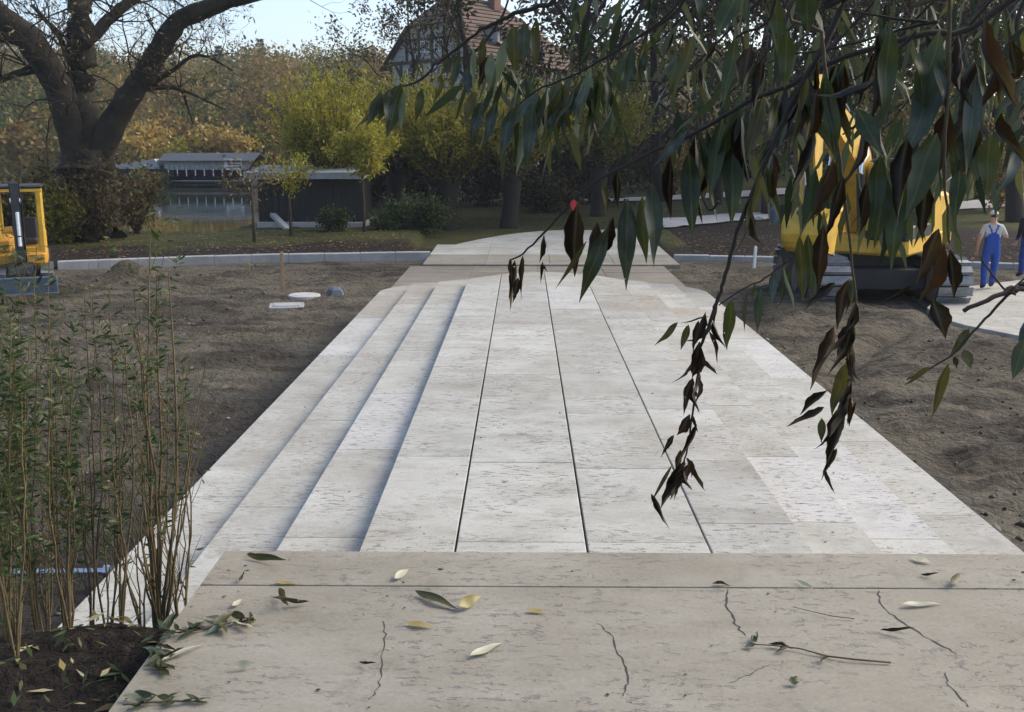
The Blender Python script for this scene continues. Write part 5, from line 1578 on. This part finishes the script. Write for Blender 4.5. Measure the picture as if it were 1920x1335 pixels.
def along(br, pts, n, d0, d1, keys, length=(60, 110), wd=(14, 28), lean=-12, spread=20, drop=6):
    """leaves hanging from points of the branch"""
    for _ in range(n):
        i = lr.randrange(len(pts) - 1); t = lr.random(); k = (i + t) / (len(pts) - 1)
        bx, by = pts[i][0] + (pts[i + 1][0] - pts[i][0]) * t, pts[i][1] + (pts[i + 1][1] - pts[i][1]) * t
        L = lr.uniform(*length)
        hang_leaf(br, bx + lr.uniform(-3, 3), by + lr.uniform(0, drop), bx + lean + lr.gauss(0, spread * 1.5), min(by + L, 372 if bx > 1770 else 999), lr.uniform(*wd) * .74, lr.choice(keys), d0 + (d1 - d0) * k + lr.uniform(-.03, .03), lr.uniform(-.03, .03))

# branch 1: long thin one to the left, over the house
b1 = [(1060, -30), (1011, 10), (964, 25), (939, 39), (904, 53), (891, 66), (844, 101), (815, 122), (796, 144), (761, 161), (751, 157)]
br = branch(b1, .005, .0016, 1.75, 2.0, root=LIMB[4])
leaves(br, 1.98, [(752, 158, 664, 246, 24, 'u'), (714, 172, 688, 242, 26, 'u'), (752, 160, 720, 262, 34, 'g'), (757, 168, 751, 250, 16, 'p'), (791, 166, 779, 234, 20, 'g'), (841, 110, 838, 142, 20, 'u'), (828, 138, 815, 196, 18, 'o'), (742, 168, 705, 232, 20, 'g'), (730, 172, 726, 240, 22, 'u')])
leaves(br, 1.88, [(886, 88, 889, 180, 14, 'p'), (876, 128, 878, 184, 22, 'u'), (916, 104, 889, 178, 24, 'k'), (922, 98, 915, 172, 20, 'p'), (948, 72, 929, 165, 22, 'p'), (1005, 33, 995, 140, 24, 'o'), (962, 48, 966, 142, 34, 'o'), (984, 40, 980, 130, 26, 'u'), (860, 100, 845, 170, 20, 'g'), (906, 70, 900, 150, 18, 'o')])
# branch 2: through the middle
b2 = [(1330, -60), (1270, 20), (1219, 55), (1173, 84), (1103, 127), (1062, 146), (1005, 171), (968, 200)]
br = branch(b2, .0045, .0014, 1.8, 2.0, root=LIMB[3])
along(br, b2[2:], 40, 1.8, 2.0, 'uuguoopgg', (70, 130), (16, 30), -14, 16, 40)
leaves(br, 1.95, [(1185, 82, 1160, 172, 10, 'p'), (1182, 85, 1185, 170, 18, 'u'), (1095, 130, 1078, 195, 12, 'p'), (905, 190, 880, 262, 26, 'u'), (930, 190, 905, 275, 24, 'u'), (962, 200, 935, 300, 28, 'u'), (1000, 190, 985, 320, 30, 'u'), (1040, 180, 1015, 290, 30, 'g'), (890, 170, 870, 235, 22, 'o'), (985, 230, 965, 330, 16, 'p')])
b2b = [(1240, 152), (1170, 151), (1110, 146), (1064, 145)]
br = branch(b2b, .002, .001, 1.9, 1.98)
along(br, b2b, 9, 1.9, 1.98, 'uuogg', (70, 120), (18, 30), -10, 20)
# branch 3: the long lower one with curled tip
b3 = [(1900, 0), (1739, 62), (1591, 105), (1525, 136), (1478, 162), (1420, 183), (1355, 220), (1292, 255), (1237, 279), (1181, 307), (1127, 334), (1091, 361), (1062, 391), (1020, 436), (981, 475), (955, 488)]
br = branch(b3, .0060, .0013, 1.55, 1.65, root=LIMB[2])
leaves(br, 1.64, [(956, 486, 952, 540, 12, 'b'), (966, 487, 968, 582, 22, 'b'), (980, 478, 977, 556, 16, 'b'), (972, 520, 958, 575, 18, 'k'), (1020, 440, 1012, 500, 12, 'k'), (1018, 490, 1011, 536, 8, 'k'), (1016, 498, 1024, 506, 8, 'k')])
leaves(br, 1.60, [(1082, 376, 1070, 534, 44, 'k'), (1076, 374, 1075, 398, 15, 'r'), (1100, 452, 1040, 546, 12, 'o'), (1138, 428, 1084, 570, 36, 'g'), (1120, 415, 1098, 520, 34, 'b'), (1150, 405, 1112, 505, 26, 'k'), (1177, 372, 1173, 549, 40, 'u'), (1222, 344, 1229, 504, 42, 'u'), (1204, 368, 1209, 498, 28, 'g'), (1288, 244, 1222, 314, 26, 'u'), (1258, 290, 1250, 420, 24, 'k'), (1292, 285, 1302, 452, 46, 'g'), (1376, 250, 1368, 432, 48, 'g'), (1350, 262, 1352, 322, 10, 'p'), (1330, 250, 1318, 390, 30, 'o'), (1408, 210, 1392, 350, 36, 'u'), (1264, 275, 1246, 350, 20, 'o'), (1160, 320, 1150, 400, 20, 'k'), (1130, 335, 1140, 420, 14, 'o')])
along(br, b3[1:8], 26, 1.5, 1.62, 'gkguobk', (110, 190), (26, 46), -12, 22)
# branch 4: the drooping one with the dry cluster over the slabs
b4 = [(1600, -40), (1583, 0), (1545, 88), (1517, 136), (1484, 197), (1440, 290), (1397, 396), (1380, 444), (1361, 516), (1348, 557), (1327, 615), (1314, 650), (1309, 700), (1302, 745), (1297, 790), (1287, 850), (1277, 890)]
br = branch(b4, .0055, .0011, 1.45, 1.42, root=LIMB[2])
leaves(br, 1.42, [(1330, 592, 1271, 604, 3, 'o'), (1271, 604, 1228, 650, 18, 'o'), (1292, 608, 1278, 656, 18, 'o'), (1310, 600, 1297, 668, 18, 'k'), (1323, 585, 1301, 655, 16, 'k'), (1335, 602, 1356, 656, 10, 'k'), (1312, 640, 1296, 720, 30, 'b'), (1306, 665, 1298, 716, 26, 'b'),
                  (1298, 708, 1266, 790, 26, 'b'), (1304, 735, 1309, 752, 12, 'b'), (1294, 776, 1266, 824, 24, 'b'), (1264, 816, 1235, 857, 14, 'k'), (1308, 795, 1283, 878, 18, 'k'), (1276, 842, 1262, 892, 18, 'b'), (1284, 880, 1238, 966, 42, 'b'), (1292, 868, 1280, 905, 24, 'b'), (1260, 872, 1219, 945, 9, 'o'), (1221, 925, 1262, 990, 18, 'k')])
along(br, b4[9:], 20, 1.43, 1.42, 'bbk', (34, 70), (16, 26), -10, 12)
along(br, b4[2:7], 12, 1.45, 1.43, 'gkbo', (80, 150), (20, 34), -4, 18)
b4b = [(1348, 572), (1397, 539), (1434, 522), (1480, 487), (1505, 462)][::-1]
br = branch(b4b, .0016, .001, 1.46, 1.43)
leaves(br, 1.45, [(1374, 560, 1357, 662, 28, 'g'), (1426, 540, 1418, 626, 20, 'g'), (1400, 545, 1393, 622, 7, 'o'), (1452, 508, 1446, 572, 20, 'u'), (1467, 500, 1488, 590, 8, 'p'), (1478, 490, 1462, 580, 22, 'u'), (1416, 530, 1409, 566, 6, 'g')])
# branch 5: pale stem with big brown leaves
b5 = [(1530, -50), (1540, 60), (1548, 130), (1562, 220), (1575, 300), (1588, 399), (1596, 480), (1606, 570), (1599, 618), (1597, 690), (1595, 744)]
br = branch(b5, .0035, .0011, 1.42, 1.38, 'twig', root=LIMB[2])
leaves(br, 1.39, [(1566, 530, 1512, 594, 28, 'k'), (1592, 522, 1550, 622, 40, 'b'), (1603, 566, 1580, 676, 26, 'k'), (1566, 612, 1546, 738, 40, 'b'), (1589, 680, 1552, 786, 30, 'o'), (1552, 732, 1490, 776, 16, 'k'), (1546, 764, 1477, 818, 24, 'k'), (1541, 784, 1540, 832, 18, 'o'), (1583, 758, 1530, 895, 34, 'b'), (1580, 776, 1556, 892, 30, 'b'), (1544, 878, 1560, 924, 12, 'k'), (1606, 752, 1585, 810, 9, 'k'), (1566, 800, 1530, 850, 12, 'b'), (1570, 840, 1545, 905, 20, 'k'), (1596, 744, 1606, 760, 5, 'k'),
                  (1500, 440, 1504, 574, 24, 'o'), (1516, 438, 1522, 566, 26, 'g'), (1545, 420, 1528, 560, 34, 'b'), (1560, 300, 1520, 440, 42, 'b'), (1530, 250, 1500, 400, 34, 'k'), (1580, 330, 1545, 470, 30, 'k'), (1572, 290, 1560, 430, 30, 'g'), (1545, 140, 1560, 300, 42, 'g'), (1535, 160, 1512, 300, 22, 'b')])
along(br, b5[6:], 18, 1.40, 1.38, 'bbko', (50, 105), (18, 30), -22, 12)
# branch 6: heavy dark foliage on the right
b6 = [(1790, -60), (1782, 0), (1780, 110), (1776, 200), (1770, 300), (1775, 374), (1780, 455)]
br = branch(b6, .0045, .0015, 1.34, 1.36, 'twig', root=LIMB[1])
leaves(br, 1.36, [(1760, 428, 1712, 550, 44, 'b'), (1712, 534, 1642, 576, 12, 'k'), (1770, 455, 1728, 580, 38, 'b'), (1748, 560, 1776, 642, 42, 'k'), (1781, 466, 1792, 572, 30, 'k'), (1765, 115, 1688, 305, 62, 'u'), (1780, 200, 1752, 330, 40, 'b'), (1830, 140, 1812, 330, 36, 'u'), (1855, 250, 1852, 372, 48, 'g'), (1755, 250, 1690, 420, 60, 'g'), (1700, 260, 1665, 440, 54, 'k'), (1690, 330, 1672, 510, 50, 'g'), (1740, 330, 1712, 470, 44, 'k'), (1650, 290, 1632, 420, 40, 'g'), (1660, 330, 1640, 470, 46, 'g'), (1625, 340, 1612, 460, 36, 'k'), (1800, 320, 1790, 420, 36, 'g')])
along(br, [(1640, 40), (1720, 20), (1800, 10), (1880, 30), (1935, 60)], 19, 1.3, 1.45, 'gkgukb', (130, 230), (34, 60), -18, 30, 120)
along(br, [(1600, 180), (1680, 150), (1760, 170), (1840, 180), (1930, 190)], 14, 1.3, 1.5, 'gkgukbo', (110, 200), (30, 54), -14, 26, 70)
# branch 7: bare woody branch entering from the right
b7 = [(1990, 505), (1920, 540), (1891, 543), (1864, 558), (1807, 583)]
br = branch(b7, .0062, .0032, 1.5, 1.46, 'twig_dark', root=(2.6, 1.2, 1.9))
b7b = [(1900, 545), (1880, 563), (1848, 598), (1815, 633), (1790, 662), (1742, 690), (1700, 712)]
br = branch(b7b, .0024, .001, 1.48, 1.45, 'twig_dark')
leaves(br, 1.46, [(1818, 616, 1781, 669, 22, 'o'), (1808, 655, 1822, 694, 26, 'o'), (1778, 680, 1747, 790, 22, 'o'), (1742, 686, 1695, 726, 15, 'o'), (1790, 668, 1793, 692, 12, 'k')])
br = branch([(1905, 552), (1882, 541), (1852, 502), (1838, 480)], .002, .001, 1.47, 1.5, 'twig_dark')
br = branch([(1990, 470), (1935, 510), (1895, 545)], .0022, .0012, 1.5, 1.47, 'twig_dark')
leaves(br, 1.46, [(1925, 630, 1897, 718, 36, 'u'), (1926, 600, 1912, 660, 20, 'u')])
# branch 8: thin straight twigs across the upper right
for pts in ([(1760, 40), (1728, 46), (1640, 70), (1545, 94), (1490, 101), (1440, 118)], [(1740, 42), (1650, 30), (1550, 12)], [(1720, 60), (1660, 110), (1600, 150)], [(1640, 215), (1600, 240), (1580, 252)], [(1300, -30), (1250, 30), (1200, 66)], [(1310, 352), (1330, 395), (1345, 378)][::-1]):
    branch(pts, .0028, .001, 1.5, 1.55)
b9 = [(1470, -60), (1455, 0), (1440, 40), (1400, 60), (1380, 70)]
br = branch(b9, .0035, .0015, 1.35, 1.4, root=LIMB[3])
leaves(br, 1.38, [(1384, -20, 1344, 76, 48, 'g'), (1398, -10, 1402, 60, 14, 'g'), (1343, 74, 1312, 134, 14, 'k'), (1313, 125, 1326, 178, 14, 'k'), (1303, 66, 1256, 186, 26, 'o'), (1405, 90, 1384, 200, 48, 'b'), (1380, 70, 1358, 205, 34, 'g'), (1452, -10, 1462, 95, 30, 'g'), (1512, -20, 1516, 68, 44, 'g'), (1430, 110, 1418, 220, 34, 'k'), (1476, 60, 1470, 170, 34, 'g'), (1310, -30, 1318, 55, 26, 'u'), (1265, 60, 1255, 110, 10, 'k')])
# smaller leaves behind, too many to part
rs = np.random.default_rng(12)
PX, PY, LL, DD = [], [], [], []
while len(PX) < 330:
    x, y = rs.uniform(1060, 1930), rs.uniform(-30, 380)
    edge = 150 + 190 * float(sstep(1100, 1500, x)) - 40 * float(sstep(1640, 1700, x)) * 0
    if y > edge * rs.uniform(.55, 1.15): continue
    if 1490 < x < 1640 and 120 < y < 300 and rs.random() < .55: continue
    PX.append(x); PY.append(y); LL.append(rs.uniform(45, 105)); DD.append(rs.uniform(2.0, 2.9))
for _ in range(70):
    PX.append(rs.uniform(870, 1170)); PY.append(rs.uniform(120, 250)); LL.append(rs.uniform(50, 100)); DD.append(rs.uniform(2.0, 2.4))
for _ in range(60):
    PX.append(rs.uniform(1480, 1790)); PY.append(rs.uniform(230, 400)); LL.append(rs.uniform(60, 120)); DD.append(rs.uniform(1.7, 2.2))
vs_, fs_, tn = [], [], []
for x, y, L, d in zip(PX, PY, LL, DD):
    B, T = at_y(x, y, d), at_y(x - 8 + rs.normal() * 26, y + L, d + rs.normal() * .03)
    ax = T - B; sd_ = ax.cross(CAM - B).normalized(); sd_ = (Quaternion(ax.normalized(), rs.uniform(-1.4, 1.4)) @ sd_) * ax.length * rs.uniform(.05, .09); cu = Vector((0, rs.normal() * .006, 0))
    k = len(vs_); tt = rs.random()
    vs_ += [B, B.lerp(T, .3) + sd_ + cu, B.lerp(T, .65) + sd_ * .8 - cu, T, B.lerp(T, .65) - sd_ * .8 - cu, B.lerp(T, .3) - sd_ + cu]
    fs_ += [(k, k + 1, k + 2, k + 5), (k + 2, k + 3, k + 4, k + 5)]; tn += [tt, tt]
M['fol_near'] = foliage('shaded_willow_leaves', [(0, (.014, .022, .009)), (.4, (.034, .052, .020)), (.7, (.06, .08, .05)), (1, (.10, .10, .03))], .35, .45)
o = put('small_leaves', mesh_np('small_leaves', np.array([tuple(p) for p in vs_]), np.array(fs_), M['fol_near'], tn), wil, world=True); tag(o, kind='stuff')
for k in range(9):
    x0 = 1080 + k * 100
    branch([(x0 + 190, -60 + 8 * k), (x0 + 90, 30 + 12 * k), (x0, 110 + 18 * k), (x0 - 40, 150 + 18 * k)], .0035, .001, 2.3, 2.5)
print('NLEAF', NLEAF[0])
# the rest of the crown overhead, outside the picture: shades the landing
rs = np.random.default_rng(3)
mbx, tips = MB(), []
for k in range(26):
    src = (LIMB if k % 2 else L2)[1 + k % 3]
    a = rs.uniform(0, 6.283)
    grow(mbx, src, (math.cos(a), math.sin(a) * .8, rs.uniform(.5, 1.1)), 1.5, .035, 1, 3, rs, tips, .12, .2, (2, 4), (5, 4, 3, 3))
o = mbx.build('upper_branches', M['twig_dark'], wil, world=True, smooth=True, fix=False); tag(o, kind='stuff')
tips = [t for t in tips if t[0].z > 2.55 + max(0, t[0].y - 3) * .15]
o = put('upper_foliage', crown_mesh('upper_foliage', tips, 5, rs, .11, .024, M['fol_dark'], .10, .8, (.4, .2)), wil, world=True); tag(o, kind='stuff')

# ------------------------------------------------------------------ fallen leaves and twigs on the landing
def fallen(bx, by, tx, ty, wpx, key, label, tilt=.35, var=0, lift=.004, name='fallen_leaf'):
    B, T = on_z(bx, by, lift), on_z(tx, ty, lift)
    L = (T - B).length; ya = (T - B).normalized()
    n_ = Quaternion(ya, tilt) @ Vector((0, 0, 1)); xa = ya.cross(n_)
    W = wpx * B.y / F * 1.6
    o = bpy.data.objects.new(name, LM[key][var]); link(o)
    B.z += W * .5 * abs(math.sin(tilt)) + .002
    o.matrix_world = Matrix(((xa.x * W, ya.x * L, n_.x * L * .6, B.x), (xa.y * W, ya.y * L, n_.y * L * .6, B.y), (xa.z * W, ya.z * L, n_.z * L * .6, B.z), (0, 0, 0, 1)))
    tag(o, label, 'leaf', 'fallen leaves on the landing'); return o
for row in (
        (463, 1046, 541, 1059, 13, 'o', 'curled olive leaf at the left end of the coping stone', .5, 1),
        (514, 1093, 562, 1094, 10, 'y', 'flat yellow-green leaf lying across the coping joint', .1, 0),
        (448, 1094, 455, 1078, 9, 'k', 'small dark curled leaf left of the yellow one on the coping joint', .6, 1),
        (740, 1090, 769, 1070, 11, 'c', 'cream leaf tipped up on the coping stone', .7, 2),
        (524, 1112, 546, 1148, 14, 'o', 'upright brown-green leaf pointing up at the left of the landing', .9, 1),
        (580, 1133, 500, 1144, 12, 'b', 'dark curled leaf below the upright one', .4, 1),
        (778, 1112, 862, 1146, 16, 'o', 'long olive-brown leaf in the middle left of the landing', .4, 2),
        (860, 1146, 902, 1126, 18, 'y', 'yellow-brown curled leaf at the right end of the long olive leaf', .8, 1),
        (988, 1146, 1028, 1148, 10, 'y', 'small yellow leaf right of the long olive-brown leaf', .2, 0),
        (762, 1170, 816, 1177, 14, 'y', 'pale yellow leaf below the long olive-brown leaf', .2, 2),
        (881, 1234, 946, 1204, 14, 'c', 'whitish leaf lying slantwise in the middle of the landing', .3, 0),
        (437, 1256, 480, 1250, 13, 'c', 'small ring-curled leaf near the left edge of the landing', .8, 1),
        (673, 1244, 714, 1254, 6, 'b', 'thin brown leaf touching the short crack', .3, 1),
        (436, 1140, 455, 1125, 8, 'c', 'small cream leaf on the left side of the landing', .5, 0),
        (1478, 1284, 1506, 1280, 12, 'g', 'small green leaf in front of the fallen twig', .7, 2),
        (1690, 1137, 1768, 1132, 11, 'c', 'pale flat leaf at the right behind the forked crack', .3, 0),
        (1708, 1048, 1748, 1058, 16, 'c', 'pale yellowish leaf at the right end of the coping stone', .3, 2),
        (1782, 1102, 1798, 1082, 12, 'o', 'olive leaf standing in the coping joint far right', .8, 1),
        (1492, 1090, 1530, 1112, 8, 'c', 'dry narrow leaf bridging the coping joint', .4, 1),
        (1335, 1096, 1372, 1097, 10, 'b', 'brown leaf in the coping joint above the crack', .2, 2),
        (1650, 1184, 1722, 1192, 7, 'k', 'blackened narrow leaf lying beside the forked crack', .3, 1),
        (1726, 1080, 1765, 1083, 8, 'k', 'dark leaf on the coping stone at the right', .2, 1)):
    fallen(*row[:6], row[6], row[7], row[8])
def fallen_twig(pts, lv, label, r0=.0035, z=.006):
    p0 = on_z(*pts[0], z)
    e = empty('fallen_twig', (p0.x, p0.y, 0), 0, label, 'twig', 'fallen twigs on the landing')
    P = [on_z(x, y, z + .004 * (i % 2)) for i, (x, y) in enumerate(pts)]
    mb = MB(); mb.tube(P, [r0 * (1 - .6 * i / len(P)) for i in range(len(P))], 6); mb.build('stem', M['twig'], e, world=True, smooth=True)
    ext = []
    for (bx, by, tx, ty, wpx, key) in (lv if len(lv) > 7 or pts[0][0] < 500 and lv else []):
        for _ in range(2):
            ext.append((bx + lr.uniform(-12, 12), by + lr.uniform(-6, 6), bx + lr.uniform(-38, 38), by + lr.uniform(-18, 18), wpx * lr.uniform(.6, 1), lr.choice((key, key, 'o', 'g', 'b'))))
    for (bx, by, tx, ty, wpx, key) in list(lv) + ext:
        o = fallen(bx, by, tx, ty, wpx, key, None, lr.uniform(-.5, .5), lr.randrange(3), .008, 'leaf')
        mw = o.matrix_world.copy(); o.parent = e; o.matrix_parent_inverse = WM[e.name].inverted(); o.matrix_basis = mw
        for k in ('category', 'group'):
            if k in o: del o[k]
fallen_twig([(1670, 1242), (1600, 1236), (1550, 1230), (1500, 1216), (1450, 1210), (1412, 1208)], [(1415, 1208, 1396, 1214, 10, 'g'), (1412, 1206, 1420, 1186, 9, 'g'), (1418, 1208, 1408, 1192, 9, 'g'), (1440, 1210, 1490, 1214, 8, 'k'), (1480, 1214, 1452, 1224, 10, 'b'), (1550, 1232, 1535, 1242, 16, 'b'), (1548, 1228, 1560, 1222, 12, 'c')], 'brown twig with a few green leaves at its tip on the right of the landing')
fallen_twig([(1602, 1160), (1560, 1155), (1520, 1146), (1488, 1138)], [], 'thin bare twig lying behind the leafy one on the landing', .0018)
fallen_twig([(388, 1316), (330, 1314), (270, 1318), (230, 1322)], [(372, 1314, 345, 1304, 12, 'g'), (318, 1312, 292, 1306, 11, 'g'), (330, 1316, 300, 1326, 8, 'g'), (285, 1312, 250, 1296, 12, 'g'), (270, 1318, 240, 1330, 10, 'g'), (262, 1312, 228, 1308, 14, 'p')], 'leafy green twig at the bottom left corner of the landing', .003)
fallen_twig([(480, 1162), (430, 1168), (380, 1180), (330, 1186), (296, 1190)], [(300, 1190, 330, 1150, 12, 'g'), (310, 1186, 296, 1160, 12, 'g'), (330, 1186, 300, 1196, 12, 'g'), (350, 1184, 390, 1160, 13, 'g'), (370, 1180, 330, 1200, 12, 'g'), (400, 1176, 440, 1152, 14, 'o'), (420, 1170, 385, 1190, 12, 'p'), (440, 1168, 478, 1184, 9, 'c'), (460, 1164, 425, 1150, 12, 'o'), (470, 1164, 486, 1154, 9, 'c'), (320, 1190, 290, 1176, 12, 'u')], 'long fallen willow spray with many leaves on the left edge of the landing')
fallen_twig([(300, 1200), (302, 1225), (304, 1250), (300, 1262)], [(302, 1215, 335, 1222, 12, 'k'), (302, 1222, 286, 1240, 11, 'p'), (303, 1235, 352, 1228, 10, 'b'), (303, 1246, 330, 1262, 13, 'o'), (302, 1252, 284, 1262, 12, 'g'), (303, 1240, 392, 1204, 7, 'c'), (303, 1256, 318, 1270, 12, 'g'), (302, 1230, 276, 1248, 12, 'g')], 'short dark-leaved spray below the long fallen spray')
# leaves on the dark soil of the bank
rs = np.random.default_rng(19)
n = 700
x = rs.uniform(-2.6, -1.15, n); y = rs.uniform(1.9, 3.7, n)
z = ground_z(x, y) + .012
d = np.stack([rs.normal(size=n), rs.normal(size=n), rs.normal(size=n) * .22], 1); d = unit(d); s = unit(np.cross(d, np.stack([rs.normal(size=n) * .3, rs.normal(size=n) * .3, np.ones(n)], 1)))
L = rs.uniform(.03, .09, n)[:, None]; W = L * rs.uniform(.16, .3, n)[:, None]; P = np.stack([x, y, z], 1)
up_ = np.array([[0, 0, 1.0]])
v = np.stack([P, P + d * L * .4 + s * W * .5 + up_ * .004, P + d * L + up_ * .006, P + d * L * .4 - s * W * .5 + up_ * .004], 1)
M['bank_leaf'] = foliage('leaves_on_soil', [(0, (.025, .04, .014)), (.45, (.06, .09, .03)), (.7, (.10, .07, .03)), (.88, (.26, .23, .07)), (1, (.40, .37, .24))], .2)
o = put('bank_leaves', mesh_np('bank_leaves', v.reshape(-1, 3), np.arange(n * 4).reshape(n, 4), M['bank_leaf'], rs.random(n) ** 1.3)); tag(o, 'fallen leaves on the dark soil beside the landing', 'leaves', kind='stuff')
# crumbs of soil and bark on the stone
n = 2600
x = rs.uniform(LX0 + .02, LX1 - .05, n); y = rs.uniform(2.2, LY - .02, n); z = np.full(n, .001)
dens = np.clip(.02 + .5 * sstep(.05, .45, fbm(x * 2.2, y * 2.6, 71)) + .75 * sstep(1.5, 2.1, x) * sstep(-.1, .3, fbm(x * 3, y * 3, 72)) + .3 * sstep(-.95, -1.12, x), 0, 1)
ok = rs.random(n) < dens; x, y, z = x[ok], y[ok], z[ok]
m2 = 1300; x2 = rs.uniform(XD + .05, XD2 - .05, m2); y2 = 4.6 + 12 * rs.random(m2) ** 1.4
z2 = np.select([(x2 > XA) & (x2 < XA2), (x2 > XB) & (x2 < XB2), (x2 > XC) & (x2 < XC2)], [ZA, ZB, ZC], ZD) + .003
ok2 = (np.minimum.reduce([np.abs(x2 - q) for q in (XA, XB, XC, XA2, XB2, XC2)]) > .03) & (y2 < 15.8)
x, y, z = np.concatenate([x, x2[ok2]]), np.concatenate([y, y2[ok2]]), np.concatenate([z, z2[ok2]]); n = len(x)
s = .0014 + .006 * rs.random(n) ** 5
V = octv[None] * s[:, None, None] * np.stack([rs.uniform(.6, 2.2, n), rs.uniform(.5, 1.4, n), rs.uniform(.4, .9, n)], 1)[:, None] + np.stack([x, y, z + s * .3], 1)[:, None]
Fc = (tri8[None] + (np.arange(n) * 6)[:, None, None]).reshape(-1, 3) if 'tri8' in globals() else None
M['crumb'] = foliage('soil_crumbs', [(0, (.03, .024, .018)), (.7, (.10, .08, .055)), (1, (.2, .17, .12))], 0, .95)
T8 = np.array([[0, 1, 4], [1, 2, 4], [2, 3, 4], [3, 0, 4], [1, 0, 5], [2, 1, 5], [3, 2, 5], [0, 3, 5]])
Fc = (T8[None] + (np.arange(n) * 6)[:, None, None]).reshape(-1, 3)
o = put('soil_crumbs', mesh_np('soil_crumbs', V.reshape(-1, 3), Fc, M['crumb'], np.repeat(rs.random(n), 8))); tag(o, 'crumbs of soil and bark on the pale stone', 'crumbs', kind='stuff')
# ------------------------------------------------------------------ the damp autumn air
mb = MB(); mb.box(((HX0 + HX1) / 2, (HY0 + HY1) / 2, (HZ0 + HZ1) / 2), (HX1 - HX0, HY1 - HY0, HZ1 - HZ0))
m = bpy.data.materials.new('autumn_haze'); m.use_nodes = True
n = m.node_tree.nodes; n.remove(n['Principled BSDF'])
pv = n.new('ShaderNodeVolumePrincipled'); pv.inputs['Color'].default_value = (.86, .92, 1, 1); pv.inputs['Density'].default_value = HAZE; pv.inputs['Anisotropy'].default_value = .25
m.node_tree.links.new(pv.outputs[0], n['Material Output'].inputs['Volume'])
tag(mb.build('haze', m), 'thin bluish autumn haze over the whole park', 'haze', kind='stuff')
